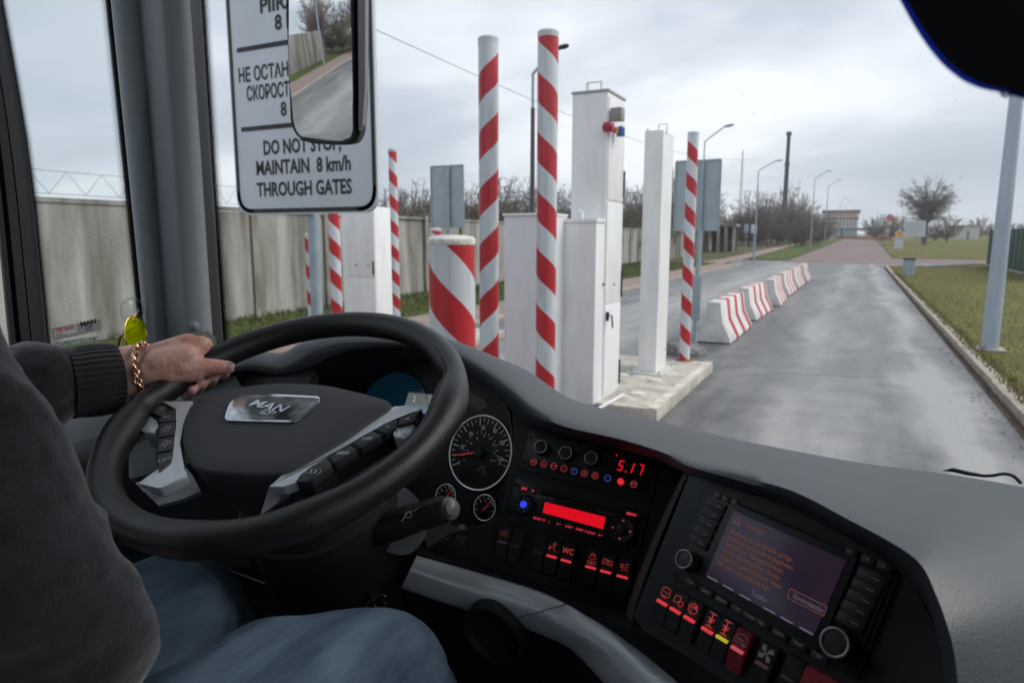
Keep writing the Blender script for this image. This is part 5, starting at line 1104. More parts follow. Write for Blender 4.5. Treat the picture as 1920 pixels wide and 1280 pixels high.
rn(1336, 1164, 'axle', 1, 'switch with axle symbol and red lamp'); rn(1363.5, 1179, 'axle', 1, 'switch with axle symbol and yellow lamp', lampm=M_lampY); rn(1392, 1199, 'van', 1, 'red rocker switch with engine flap symbol', body=M_redkey, iconm=mat('pale_symbol', (.62, .45, .42), .5), lampm=mat('pink_lamp', (.5, .12, .14), .4, emit=(1, .15, .18), es=.35))
rn(1439, 1227, 'fan', 1, 'switch with pale fan symbol', iconm=mat('cream_symbol', (.45, .42, .36), .5), lampm=M_lampP); rn(1488, 1253, None, 0, 'blank switch left of the lowest red switch'); rn(1522, 1275, None, 0, 'plain red rocker at the bottom edge', body=mat('red_key_bright', (.45, .05, .055), .45)); rn(1550, 1290, None, 0, 'second plain red rocker cut by the bottom edge', body=MATS['red_key_bright'])

# ------------------------------------------------------------------ climate panel
def z7(x, y): return 900+x/3.5556, 780+y/3.5556
def z8(x, y): return 1180+x/3.2, 880+y/3.2
cl = thing('climate_panel', 'black climate control panel with three knobs and red figures 5.17', 'climate control', plB.at(0, .04))
def fr(pl, zs, off=0): return [pl.uv(*q, off) for q in zs]
mb = MB(); mb.prism(plB, rpoly(fr(plB, [z7(*q) for q in ((338, 96), (1205, 254), (1143, 565), (264, 352))]), .003), .0035, .0005, .001); mb.build('face', M_dev2, cl)
mb = MB(); mb.prism(plB, rpoly(fr(plB, [z7(*q) for q in ((352, 122), (1165, 270), (1112, 520), (300, 335))], .004), .003), .0052, .0036, .0008); mb.build('fascia', M_dev, cl)
def knob(pl, px, py, r, parent, h0, h1, ringm, name='knob', mark=True, ang=1.9):
    u, v = pl.uv(px, py, h1); mb = MB(); c = pl.at(u, v); mb.lathe(c, pl.X, pl.Y, [(r*1.18, h0), (r*1.12, h0+.003), (r, h1-.002), (r*.9, h1)], 36, False); mb.lathe(c, pl.X, pl.Y, [(r*.9, h1-.0012), (r*.3, h1-.0008), (0, h1-.0008)], 32, False); k = mb.build(name, M_dev, parent)
    mb = MB(); mb.ring(c+pl.N*h1, pl.X, pl.Y, r*.94, r*.09, 40, 8); mb.build('ring', ringm, k)
    if mark: mb = MB(); mb.stroke(pl, [(u+math.cos(ang)*r*.2, v+math.sin(ang)*r*.2), (u+math.cos(ang)*r*.85, v+math.sin(ang)*r*.85)], r*.2, h1+.0004); mb.build('pointer', mat('pointer_black', (.004, .004, .004), .5), k)
    return k
for (x, y), a in (((403, 203), 1.5), ((570, 242), .7), ((740, 278), 2.1)):
    px, py = z7(x, y); knob(plB, px, py, .0092, cl, .005, .016, M_chrome2, ang=a)
mb = MB()
for x, y in ((430, 235), (600, 255), (772, 290)):
    u, v = plB.uv(*z7(x, y)); mb.ring(plB.at(u, v, .0054), plB.X, plB.Y, .0145, .0006, 30, 4, -1.0, 1.9)
mb.build('scale', mat('scale_grey', (.20, .18, .22), .5), cl)
ics = [('MAX', 370, 315), ('o', 437, 328), ('WWW', 503, 342), ('~', 570, 358), ('*', 638, 375), ('A', 706, 390), ('%', 777, 405), ('---', 860, 422), ('+', 945, 443), ('M/', 1032, 462)]
for s_, x, y in ics:
    u, v = plB.uv(*z7(x, y)); blue = s_ in '*---'; mb = MB(); mb.lathe(plB.at(u, v), plB.X, plB.Y, [(.0046, .0045), (.0046, .0072), (.004, .0078)], 24)
    b_ = mb.build('push_button', M_redglow if s_ == '+' else M_key, cl)
    if s_ == '+': b_.data.materials[0] = mat('red_button_lit', (.3, .01, .02), .4, emit=(1, .03, .05), es=.7); b_['label'] = 'red lit push button with plus sign'
    mb = MB(); mb.ring(plB.at(u, v, .0078), plB.X, plB.Y, .0043, .00035, 24, 5); mb.text(s_, plB, u, v, .0062 if len(s_) < 3 else .0036, .0083)
    mb.build('symbol', mat('blue_symbol', (.05, .07, .3), .5, emit=(.12, .2, .9), es=.35) if blue else (mat('pale_red_symbol', (.7, .4, .4), .5) if s_ == '+' else mat('red_symbol_soft', (.3, .03, .04), .5, emit=(.9, .09, .12), es=.33)), b_)
mb = MB(); SEG = {'5': 'afgcd', '1': 'bc', '7': 'abc'}
du, dv2 = .0062, .0068
def seg7(ch, u, v):
    pts = {'a': ((-1, 2), (1, 2)), 'b': ((1, 2), (1, 0)), 'c': ((1, 0), (1, -2)), 'd': ((-1, -2), (1, -2)), 'e': ((-1, 0), (-1, -2)), 'f': ((-1, 2), (-1, 0)), 'g': ((-1, 0), (1, 0))}
    for s_ in SEG[ch]:
        (a, b), (c, e_) = pts[s_]; q = [(u+x*du/2*.8+y*.00045, v+y*dv2/2*.92) for x, y in ((a*.86+c*.14, b*.92+e_*.08), (c*.86+a*.14, e_*.92+b*.08))]; mb.stroke(plB, q, .0019, .0058)
for ch, x, y in (('5', 945, 335), ('1', 1012, 350), ('7', 1075, 362)):
    u, v = plB.uv(*z7(x, y)); seg7(ch, u, v)
for x, y in ((978, 375), (917, 267)): u, v = plB.uv(*z7(x, y)); mb.poly([plB.at(a, b, .0058) for a, b in circ(u, v, .0013, 10)])
mb.build('figures', M_redglow, cl)
mb = MB()
for x, y in ((344, 143), (300, 303), (1162, 308), (1118, 488)): u, v = plB.uv(*z7(x, y)); mb.lathe(plB.at(u, v), plB.X, plB.Y, [(.002, .003), (.002, .0045)], 14)
mb.build('screws', M_hole, cl)

# ------------------------------------------------------------------ radio
ra = thing('car_radio', 'black car radio with glowing red display strip and slot', 'car radio', plB.at(0, 0))
mb = MB(); mb.prism(plB, rpoly(fr(plB, [z7(*q) for q in ((247, 405), (1126, 606), (1062, 915), (168, 692))]), .004), .003, .0005, .001); mb.build('surround', M_dev2, ra)
mb = MB(); mb.prism(plB, rpoly(fr(plB, [z7(*q) for q in ((285, 432), (1060, 612), (1000, 880), (225, 672))], .006), .009), .007, .0032, .0018, 3); mb.build('face', M_dev, ra)
mb = MB(); mb.prism(plB, fr(plB, [z7(*q) for q in ((402, 500), (975, 634), (970, 650), (398, 518))], .007), .0073, .0071); mb.build('disc_slot', M_hole, ra)
mb = MB(); mb.prism(plB, rpoly(fr(plB, [z7(*q) for q in ((415, 552), (868, 662), (845, 770), (392, 650))], .007), .003), .0076, .0071, .0004); fdis = mb.build('display_frame', M_dev2, ra)
mb = MB(); mb.prism(plB, fr(plB, [z7(*q) for q in ((435, 571), (838, 672), (820, 752), (418, 641))], .008), .0082, .0077); mb.build('display', M_redglow, fdis)
mb = MB(); u, v = plB.uv(*z7(630, 650), .008); mb.text('96.2 F', plB, u, v, .0095, .0085, shear=.1); u, v = plB.uv(*z7(785, 680), .008); mb.text('o', plB, u, v, .004, .0085); mb.build('figures', mat('red_display_dim', (.2, 0, .01), .4, emit=(.7, .0, .012), es=.8), fdis)
px, py = z7(287, 585); k = knob(plB, px, py, .0125, ra, .007, .014, M_dev2, 'volume_knob', False)
u, v = plB.uv(px, py, .015); mb = MB(); mb.ball(plB.at(u, v, .0125), .0052, (1, 1, 1), 2); mb.build('blue_centre', mat('blue_lit', (.02, .03, .2), .15, emit=(.04, .06, .95), es=.8), k)
mb = MB()
for i in range(8):
    a = i*PI/4+.3; mb.stroke(plB, [(u+math.cos(a)*.007, v+math.sin(a)*.007), (u+math.cos(a)*.0105, v+math.sin(a)*.0105)], .0007, .0143)
mb.build('spokes', M_grey_print, k)
px, py = z7(945, 756); u, v = plB.uv(px, py, .008); mb = MB(); mb.lathe(plB.at(u, v), plB.X, plB.Y, [(.0165, .007), (.0165, .009), (.0155, .0098), (.007, .0085), (.0065, .0085)], 36, False); pad = mb.build('cursor_pad', M_key, ra)
mb = MB(); mb.lathe(plB.at(u, v), plB.X, plB.Y, [(.0072, .008), (.0072, .0105), (.005, .0125), (.0, .013)], 28, False); mb.build('centre_button', M_dev2, pad)
mb = MB()
for a in (0, PI/2, PI, 3*PI/2): cx, cy = u+.0115*math.cos(a), v+.0115*math.sin(a); mb.poly([plB.at(cx+.0018*math.cos(a+t), cy+.0018*math.sin(a+t), .0096) for t in (0, 2.1, 4.2)])
mb.build('arrows', M_lampR2, pad)
for s_, x, y, w in (('SRC', 298, 485, 52), ('A', 357, 498, 34), ('MENU', 1012, 655, 62)):
    u, v = plB.uv(*z7(x, y), .007); mb = MB(); mb.prism(plB, rpoly(rect(u, v, w*.000205, .0062), .001), .0085, .0068, .0005); b_ = mb.build('push_button', M_key, ra); mb = MB(); mb.text(s_, plB, u, v, .0048, .0088, bold=.0002); mb.build('lettering', M_lampR, b_)
mb = MB()
for s_, x, y in (('BAND TS', 395, 685), ('1', 460, 705), ('2 <', 525, 718), ('3 RPT', 593, 738), ('4 MIX', 664, 755), ('5 SCAN', 733, 775), ('6 >', 803, 793)):
    u, v = plB.uv(*z7(x, y), .007); mb.text(s_, plB, u, v, .0042, .0074, bold=.0001)
mb.build('key_lettering', M_lampR, ra)
mb = MB(); u, v = plB.uv(*z7(432, 543), .007); mb.text('CRD 47 MP3', plB, u, v, .0048, .0075, shear=.1); u, v = plB.uv(*z7(862, 649), .007); mb.text('BOSCH', plB, u, v, .0048, .0075); mb.ring(plB.at(u-.012, v, .0075), plB.X, plB.Y, .0018, .0003, 14, 4); mb.build('white_lettering', M_grey_print, ra)
mb = MB()
for x, y in ((250, 458), (1078, 658), (200, 628), (1030, 845)): u, v = plB.uv(*z7(x, y)); mb.lathe(plB.at(u, v), plB.X, plB.Y, [(.0017, .002), (.0017, .0068)], 12)
mb.build('pins', M_hole, ra)

# ------------------------------------------------------------------ navigation unit
nv = thing('navigation_unit', 'large black navigation unit with purple screen, side keys and two knobs', 'navigation unit', plN.at(0, 0))
def f8(*q, off=.006): return [plN.uv(*z8(*a), off) for a in q]
mb = MB(); mb.prism(plN, rpoly(f8((490, 95), (1632, 590), (1365, 1272), (245, 640), off=.004), .008), .004, .0005, .001); mb.build('surround', mat('surround_black', (.008, .008, .009), .5), nv)
mb = MB(); mb.prism(plN, rpoly(f8((505, 125), (1590, 595), (1340, 1215), (268, 628)), .006), .006, .0042, .0015); mb.build('face', M_dev, nv)
mb = MB(); mb.prism(plN, rpoly(f8((608, 190), (1378, 505), (1130, 1085), (395, 655), off=.009), .003), .009, .0062, .001); sf = mb.build('screen_frame', M_dev2, nv)
mb = MB(); mb.prism(plN, f8((662, 198), (1303, 475), (1296, 492), (654, 214), off=.009), .0093, .0091); mb.build('disc_slot', M_hole, nv)
scr = f8((626, 246), (1302, 545), (1105, 1000), (456, 640), off=.0092); mb = MB(); mb.prism(plN, scr, .0095, .0091)
m_scr = mat('screen_purple', (.03, .022, .045), .12, var=.3, vscale=14, emit=(.075, .038, .11), es=.12); mb.build('screen', m_scr, sf)
mb = MB(); M_or = mat('screen_orange', (.3, .12, .05), .5, emit=(.75, .25, .10), es=.15)
def tl(st, x, y, size, x2=None, y2=None, **k):
    u, v = plN.uv(*z8(x, y), .0097); ft = None
    if x2: u2, v2 = plN.uv(*z8(x2, y2), .0097); ft = math.hypot(u2-u, v2-v)
    mb.text(st, plN, u, v, size, .0099, ax='LEFT', fit=ft, **k)
for i, (st, x, y, x2, y2) in enumerate((('Achtung!', 705, 335, 805, 378), ('Beachten Sie die aktuelle gültige', 605, 365, 978, 532), ('Beschilderung und die vorgegebenen', 590, 402, 985, 585), ('Vorschriften. Navigationsdaten', 575, 440, 925, 603), ('können Fahrzeughöhe, -breite,', 560, 478, 908, 643), ('-länge und -gewicht können fehler-', 545, 516, 922, 700), ('haft oder unvollständig sein.', 528, 553, 850, 710))): tl(st, x, y, .0058, x2, y2)
u, v = plN.uv(*z8(650, 305), .0097); mb.stroke(plN, [(u-.0035, v-.003), (u+.0035, v-.003), (u, v+.0035)], .0008, .0099, True); mb.text('!', plN, u, v-.0008, .004, .0099)
b4 = f8((966, 712), (1188, 822), (1166, 878), (948, 768), off=.0097); mb.stroke(plN, b4, .0006, .0099, True); mb.build('orange_lettering', M_or, sf)
mb = MB(); tl('Telefon', 735, 738, .0062, 825, 782); tl('Einverstanden', 985, 755, .0062, 1165, 845)
for x, y in ((500, 655), (595, 708), (695, 765), (840, 845), (945, 903), (1060, 965)): u, v = plN.uv(*z8(x, y), .0097); mb.stroke(plN, [(u-.005, v), (u+.005, v)], .0014, .0099)
mb.build('grey_lettering', mat('screen_grey', (.12, .11, .14), .5, emit=(.3, .28, .38), es=.28), sf)
px, py = z8(325, 535); knob(plN, px, py, .0088, nv, .005, .021, M_chrome2, 'knob', False); px, py = z8(1230, 1035); knob(plN, px, py, .0112, nv, .005, .024, M_chrome2, 'knob', False)
M_prk = mat('pink_print', (.50, .38, .40), .5)
def nkey(x, y, w, h, st=None, rot=0, hh=.0085, m=None):
    u, v = plN.uv(*z8(x, y), .007); mb = MB(); mb.prism(plN, rpoly(rect(u, v, w, h), .001), hh, .0062, .0006); b_ = mb.build('soft_key', m or M_key, nv)
    if st:
        mb = MB()
        if st == '-': mb.stroke(plN, [(u+w*.05, v), (u+w*.32, v)], .0006, hh+.0004)
        elif st == '<': mb.stroke(plN, [(u+.002, v+.0015), (u-.0015, v), (u+.002, v-.0015)], .0005, hh+.0004, True)
        elif st == '>': mb.stroke(plN, [(u-.002, v+.0015), (u+.0015, v), (u-.002, v-.0015)], .0005, hh+.0004, True)
        else: mb.text(st, plN, u, v, .0034, hh+.0004, bold=.0001)
        mb.build('legend', M_prk, b_)
for i in range(5): nkey(520-i*26, 215+i*55, .0205, .0088, '-')
for i in range(5): nkey(1452-i*31, 645+i*66, .0215, .0088, '-')
nkey(527, 152, .0092, .0055, '<'); nkey(580, 176, .0092, .0055, '>'); nkey(634, 198, .0080, .0055, 'CD'); nkey(1335, 497, .0085, .0055, 'A', hh=.0098); nkey(1436, 540, .0105, .0062, 'A'); nkey(1530, 580, .0105, .0062, 'V')
for st, x, y in (('TP', 372, 680), ('INFO', 462, 732), ('RADIO', 555, 785), ('CD', 650, 838), ('TONE', 722, 880), ('TEL', 795, 922), ('NAVI', 902, 985), ('MAP', 1018, 1048), ('SET', 1140, 1122)): nkey(x, y, .0135, .0055, st, hh=.0078)
# antenna lead on the dash
mb = MB(); mb.tube([P(1768, 882, 1.305), P(1786, 880.5, 1.295), P(1815, 887, 1.28), P(1846, 892, 1.27)], [.0006, .0042, .0042, .003], 8); ca = thing('antenna_lead', 'black antenna strip with curled lead lying on the far edge of the dashboard', 'cable', P(1850, 890, 1.26)); mb.build('strip', M_black, ca)
mb = MB(); mb.tube(cr([P(1843, 892, 1.27), P(1862, 891, 1.262), P(1882, 888, 1.25), P(1900, 892, 1.235), P(1914, 905, 1.22)], 5), .0030, 8); mb.build('lead', M_black, ca)
# ================================================================== steering wheel
WC = V(-.638, .629, 1.982); WN_ = V(.05, -.40, .916).normalized(); plW = Pl(WC, (1, 0, 0), WN_); RR = .2152
def rimc(deg): a = math.radians(deg); return plW.at(RR*math.cos(a), RR*math.sin(a))
def rimr(deg): a = math.radians(deg); return plW.X*math.cos(a)+plW.Y*math.sin(a)
M_rim = mat('wheel_leather', (.021, .020, .020), .30, bump=1.0, bscale=700, spec=.5, var=.1, vscale=20)
M_pad = mat('wheel_pad_charcoal', (.058, .058, .062), .62, bump=.9, bscale=900)
M_spoke = mat('spoke_silver', (.62, .65, .68), .34, .35, bump=.05, bscale=1500)
M_under = mat('wheel_underside', (.007, .007, .008), .7)
M_but = mat('wheel_button', (.032, .031, .035), .5)
sw = thing('steering_wheel', 'black leather steering wheel with silver spokes and a badge on its pad', 'steering wheel', WC)
mb = MB(); rows = []; nT, nS = 160, 20
def bump1(x, c, w): d = (x-c+180) % 360-180; return math.exp(-(d/w)**2)
for i in range(nT):
    a = 360*i/nT; row = []
    k = 1+.24*bump1(a, 17, 11)+.18*bump1(a, 205, 12)+.10*bump1(a, 286, 9)+.10*bump1(a, 318, 9); flat = .45*bump1(a, 33, 5)+.35*bump1(a, 192, 5)
    for j in range(nS):
        s = 2*PI*j/nS; cx, cy = math.cos(s), math.sin(s); r = .0186*k
        if cx < 0: r *= 1-flat*abs(cx)
        row.append(mb.bm.verts.new(rimc(a)+rimr(a)*(cx*r)+WN_*(cy*r*1.03)))
    rows.append(row)
for i in range(nT):
    a, b = rows[i], rows[(i+1) % nT]
    for j in range(nS): mb.bm.faces.new((a[j], b[j], b[(j+1) % nS], a[(j+1) % nS]))
mb.build('rim', M_rim, sw, 80)
mb = MB()
pts = []
for i in range(40):
    a = -20+70*i/39; k = 1+.24*bump1(a, 17, 11); pts.append(rimc(a)+(WN_*math.sin(2.0)+rimr(a)*math.cos(2.0))*.0188*k)
mb.tube(pts, .0008, 5); mb.build('seam', M_under, sw)
def dome(mb, pl, uv, prof):
    cx = sum(u for u, v in uv)/len(uv); cy = sum(v for u, v in uv)/len(uv); rings = []
    for s, h in prof[:-1]: rings.append([mb.bm.verts.new(pl.at(cx+(u-cx)*s, cy+(v-cy)*s, h)) for u, v in uv])
    n = len(uv)
    for a, b in zip(rings, rings[1:]):
        for k in range(n): mb.bm.faces.new((a[k], a[(k+1) % n], b[(k+1) % n], b[k]))
    c = mb.bm.verts.new(pl.at(cx, cy, prof[-1][1]))
    for k in range(n): mb.bm.faces.new((rings[-1][k], rings[-1][(k+1) % n], c))
def wuv(px, py, off=0): return plW.uv(px, py, off)
pad = [(344, 790), (356, 763), (370, 745), (405, 732), (446, 724.5), (490, 719), (533, 716.5), (580, 718), (621, 722), (679, 735), (727, 748), (735, 757), (728, 766), (700, 785), (650, 821), (600, 850), (563, 872), (533, 886), (500, 888), (446, 887), (387, 882), (360, 874), (346, 850), (340, 820)]
mb = MB(); dome(mb, plW, rpoly([wuv(*q) for q in pad], .008, 3), [(.86, -.075), (.93, -.045), (.975, -.020), (.996, -.008), (1.0, -.004), (.99, -.0015), (.965, .0005), (.7, .004), (.4, .006), (0, .0065)]); mb.build('hub_pad', M_pad, sw, 60)
bad = [(447, 741), (520, 739.5), (599, 743), (601, 750), (557, 788), (548, 791.5), (500, 791), (424, 788), (421.5, 782), (430, 757)]
hb = .0085
mb = MB(); mb.prism(plW, rpoly([wuv(x, y, hb) for x, y in bad], .005, 3), hb+.0006, .002, .0006); bd = mb.build('badge', M_chrome, sw)
cx = sum(a for a, b in bad)/10; cy = sum(b for a, b in bad)/10
mb = MB(); mb.prism(plW, rpoly([wuv(cx+(x-cx)*.955, cy+(y-cy)*.86, hb) for x, y in bad], .005, 3), hb+.0011, hb, .0003); mb.build('badge_face', mat('badge_mirror', (.50, .52, .54), .12, .7, var=.85, vscale=16), bd)
mb = MB(); u, v = wuv(503, 763, hb); mb.text('MAN', plW, u, v, .0185, hb+.0022, bold=.0003, fit=.060, shear=.22)
u, v = wuv(505, 774.5, hb)
mb.stroke(plW, [(u-.011, v-.0045), (u+.002, v-.0045), (u+.004, v+.0045), (u-.009, v+.0045)], .0010, hb+.002, True)
mb.stroke(plW, [(u-.007, v-.0025), (u-.004, v+.0015), (u+.001, v+.0022), (u+.0025, v-.0025)], .0014, hb+.002); mb.stroke(plW, [(u+.005, v+.003), (u+.009, v+.003), (u+.0095, v), (u+.006, v-.0015)], .0012, hb+.002); mb.build('badge_lettering', mat('badge_silver', (.80, .82, .84), .2, .8), bd)
def wprism(name, px, top, bot, m, bev=.0015, r=.003, parent=None, off=None):
    mb = MB(); mb.prism(plW, rpoly([wuv(x, y, top if off is None else off) for x, y in px], r, 3), top, bot, bev); return mb.build(name, m, parent or sw, 40)
# left spoke: upper web, bent lower arm
wprism('spoke', [(297, 752), (362, 751), (345, 790), (337, 830), (346, 880), (352, 892), (300, 915), (256, 906), (292, 882), (313, 868), (324, 845), (330, 800), (330, 766), (312, 756)], -.0035, -.016, M_spoke)
mb = MB(); rows = [[plW.at(*wuv(x, y, h), h) for x, y, h in r] for r in ([(254, 905, -.0045), (300, 893, -.004), (350, 878, -.0045)], [(270, 921, -.011), (318, 905, -.011), (362, 892, -.013)], [(297, 947, -.030), (345, 934, -.032), (376, 920, -.036)], [(300, 952, -.055), (350, 940, -.055), (380, 926, -.06)])]
mb.grid(rows); mb.build('spoke_arm', M_spoke, sw, 20)
# right spoke
wprism('spoke', [(734, 762), (760, 760), (793, 766), (784, 771), (749, 782), (723, 793), (679, 818), (621, 852), (580, 876), (562, 891), (556, 903), (530, 912), (503, 912), (533, 887), (563, 871), (600, 850), (650, 821), (700, 785)], -.0035, -.016, M_spoke)
mb = MB(); rows = [[plW.at(*wuv(x, y, h), h) for x, y, h in r] for r in ([(536, 886, -.0045), (560, 889, -.004), (566, 900, -.007)], [(505, 911, -.011), (536, 908, -.011), (560, 903, -.013)], [(488, 966, -.032), (522, 940, -.026), (556, 906, -.022)], [(486, 970, -.06), (522, 945, -.06), (560, 925, -.06)])]
mb.grid(rows); mb.build('spoke_arm', M_spoke, sw, 20)
wprism('grip_plate', [(737, 806), (747, 797), (778, 790), (770, 812), (764, 822), (738, 818)], -.005, -.03, M_spoke, .003); wprism('grip_plate', [(263, 795), (275, 774), (284, 781), (294, 790), (297, 798), (292, 812), (268, 810)], -.005, -.03, M_spoke, .003)
# the black web that carries the keys
wprism('key_carrier', [(793, 768), (776, 792), (744, 800), (722, 815), (674, 842), (625, 870), (584, 906), (556, 905), (562, 890), (621, 851), (723, 792), (749, 781)], -.006, -.035, M_under); wprism('key_carrier', [(280, 768), (297, 752), (332, 764), (328, 850), (318, 873), (297, 886), (292, 860), (296, 800), (282, 778)], -.006, -.035, M_under)
def wbtn(px, lab=None, tx=None, size=.007, rot=0.0, kind=None):
    b_ = wprism('wheel_button', px, -.0015, -.012, M_but, .0012, .002)
    cx = sum(x for x, y in px)/len(px); cy = sum(y for x, y in px)/len(px); u, v = wuv(cx, cy, -.0015); mb = MB(); h = -.0010
    if tx: mb.text(tx, plW, u, v, size, h, bold=.0003, rot=rot)
    elif kind == 'up': mb.stroke(plW, [(u-.004, v+.001), (u+.002, v+.004), (u+.003, v-.002)], .0011, h)
    elif kind == 'hook': mb.stroke(plW, [(u-.004, v-.001), (u-.002, v-.003), (u+.003, v-.002), (u+.004, v+.001)], .0013, h)
    elif kind == 'rows':
        for k in range(3): mb.stroke(plW, [(u-.005, v+.004-k*.004), (u-.001, v+.005-k*.004)], .0011, h); mb.stroke(plW, [(u+.001, v+.005-k*.004), (u+.005, v+.0035-k*.004)], .0011, h)
    elif kind == 'horn': mb.ring(plW.at(u-.002, v-.003, h), plW.X, plW.Y, .0035, .0005, 14, 4); mb.stroke(plW, [(u+.001, v+.001), (u+.005, v+.005)], .001, h); mb.stroke(plW, [(u+.003, v+.006), (u+.006, v+.003)], .001, h)
    elif kind == 'coil':
        for k in range(3): mb.ring(plW.at(u-.005+k*.0055, v-.001+k*.001, h), plW.X, plW.Y, .0036, .00045, 16, 4)
    mb.build('symbol', mat('button_print', (.42, .42, .40), .6), b_); return b_
wbtn([(279, 771), (297, 756), (312, 760), (309, 771), (299, 779)], kind='up'); wbtn([(300, 781), (311, 772), (327, 766), (328, 788), (299, 791)], kind='hook')
wbtn([(299, 793), (328, 790), (326, 814), (297, 819)], kind='rows'); wbtn([(297, 822), (326, 817), (324, 842), (294, 847)], kind='rows'); wbtn([(294, 850), (324, 845), (319, 866), (297, 884)], kind='horn')
wbtn([(749, 784), (784, 772), (776, 790), (745, 798)], tx='+', size=.012); wbtn([(705, 804), (723, 794), (746, 786), (743, 798), (722, 812)], tx='-', size=.014)
wbtn([(662, 829), (699, 807), (716, 816), (676, 839)], tx='OFF', rot=.35); wbtn([(618, 854), (656, 833), (670, 843), (627, 868)], tx='MEM', rot=.35); wbtn([(563, 893), (582, 877), (612, 858), (622, 871), (584, 900), (558, 904)], kind='coil')
for q in ([(700, 806), (706, 803), (722, 812), (717, 815)], [(657, 832), (662, 829), (676, 839), (671, 842)], [(612, 857), (618, 854), (627, 868), (622, 870)]): wprism('wheel_button', q, -.0030, -.012, M_under, .0005, .001)

# ------------------------------------------------------------------ steering column, stalk, key
col = thing('steering_column', 'black steering column shroud under the wheel with a grey pod behind the stalk', 'steering column', WC-WN_*.3)
def frame_of(a, b):
    n = (b-a).normalized(); x = n.cross(V(0, 0, 1)).normalized() if abs(n.z) < .99 else V(1, 0, 0); x = (x-n*x.dot(n)).normalized(); return x, n.cross(x)
def cone(mb, a, b, ra, rb, seg=28): x, y = frame_of(a, b); L = (b-a).length; mb.lathe(a, x, y, [(ra*.9, -.004), (ra, .002), (rb, L-.002), (rb*.95, L)], seg)
mb = MB(); cone(mb, WC-WN_*.055, WC-WN_*.15, .085, .105); cone(mb, WC-WN_*.14, WC-WN_*.62+V(0, .05, 0), .11, .13); mb.build('shroud', M_under, col)
pc2 = Pl(P(745, 975, .93), ROT @ V(1, 0, 0), (CAM0-P(745, 975, .93)))
q_ = [(697, 1005), (688, 960), (700, 935), (725, 918), (757, 909), (785, 935), (802, 965), (806, 985), (792, 1018), (765, 1042), (725, 1036)]
mb = MB(); mb.prism(pc2, rpoly([pc2.uv(*q) for q in q_], .03, 6), 0, -.12, .006, 3); mb.build('stalk_pod', mat('pod_grey', (.085, .095, .105), .5, bump=.15, bscale=700), col)
st = thing('stalk_switch', 'black control stalk with grey end button sticking out right of the column', 'control stalk', P(720, 990, .90))
mb = MB(); a, b = P(712, 992, .91), P(838, 952, .885); x, y = frame_of(a, b); L = (b-a).length
mb.lathe(a, x, y, [(.016, -.02), (.021, .0), (.0195, L*.55), (.0165, L*.62), (.0190, L*.64), (.0185, L*.95), (.0160, L*1.0)], 30); mb.build('lever', M_dev, st)
c_ = P(849, 951, .882); n_ = (CAM0-c_).normalized()+((b-a).normalized()*1.1); n_.normalize(); x, y = n_.orthogonal().normalized(), None; y = n_.cross(x)
mb = MB(); mb.lathe(c_-n_*.006, x, y, [(.0150, -.012), (.0152, .0), (.0125, .003), (.0118, .003), (.0112, .006), (.007, .0085), (.0, .009)], 30, False); mb.build('end_button', mat('stalk_end_grey', (.16, .16, .17), .35), st)
mb = MB(); ps = Pl(P(768, 962, .875), ROT @ V(.94, .34, 0), (CAM0-P(768, 962, .875)));
mb.stroke(ps, [(-.012, -.006), (-.004, .001), (.004, .002)], .0009, -.003); mb.ring(ps.at(-.002, -.001, -.003), ps.X, ps.Y, .004, .0005, 14, 4); mb.stroke(ps, [(.006, .001), (.015, .004)], .0009, -.003); mb.stroke(ps, [(.006, -.003), (.010, -.002)], .0009, -.003); mb.build('symbol', mat('stalk_print', (.30, .29, .28), .6), st)
ky = thing('ignition_key', 'ignition key with wire rings hanging below the steering column', 'key', P(685, 1110, .93))
mb = MB(); mb.tube([P(655, 1080, .95), P(686, 1100, .93), P(700, 1112, .92)], [.006, .005, .008], 8); mb.build('key', mat('key_plastic', (.02, .02, .022), .35), ky)
M_wire = mat('key_wire', (.48, .46, .43), .2, .9); c1 = P(705, 1138, .92); nx_ = (CAM0-c1).normalized(); x = ROT @ V(1, 0, 0); y = nx_.cross(x)
mb = MB(); mb.ring(c1, x, y, .0125, .0009, 36, 6); mb.build('key_ring', M_wire, ky); mb = MB(); mb.ring(c1+x*.005+y*.008, x, (y+nx_*.6).normalized(), .0095, .0008, 30, 6); mb.build('key_ring', M_wire, ky)
# dark knee space below
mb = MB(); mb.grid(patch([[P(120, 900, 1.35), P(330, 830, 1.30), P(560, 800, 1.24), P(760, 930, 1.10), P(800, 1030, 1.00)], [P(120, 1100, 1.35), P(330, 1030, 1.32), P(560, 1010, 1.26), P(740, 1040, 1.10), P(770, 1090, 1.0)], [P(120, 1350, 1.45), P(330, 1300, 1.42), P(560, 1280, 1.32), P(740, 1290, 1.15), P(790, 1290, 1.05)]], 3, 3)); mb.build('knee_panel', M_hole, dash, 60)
mb = MB(); mb.tube([P(378, 1048, 1.24), P(497, 1093, 1.20)], .0014, 6); mb.build('panel_edge', mat('edge_grey', (.30, .31, .33), .5), dash)
gt = thing('ribbed_trim', 'short bent strip of grey ribbed trim beside the right knee', 'trim', P(515, 1180, .98)); mb = MB()
ctr = cr([P(511, 1150, 1.0), P(494, 1168, .995), P(500, 1184, .985), P(545, 1204, .97)], 14); mb.tube(ctr, [.0035+.0012*(i % 2) for i in range(len(ctr))], 8); mb.build('strip', mat('zip_grey', (.14, .14, .145), .6), gt, 20)
mb = MB(); mb.grid([[P(509, 1156, 1.005), P(520, 1176, 1.0), P(562, 1192, .985)], [P(500, 1180, .99), P(515, 1192, .985), P(548, 1204, .97)]]); mb.build('flap', mat('flap_black', (.012, .012, .014), .8), gt)

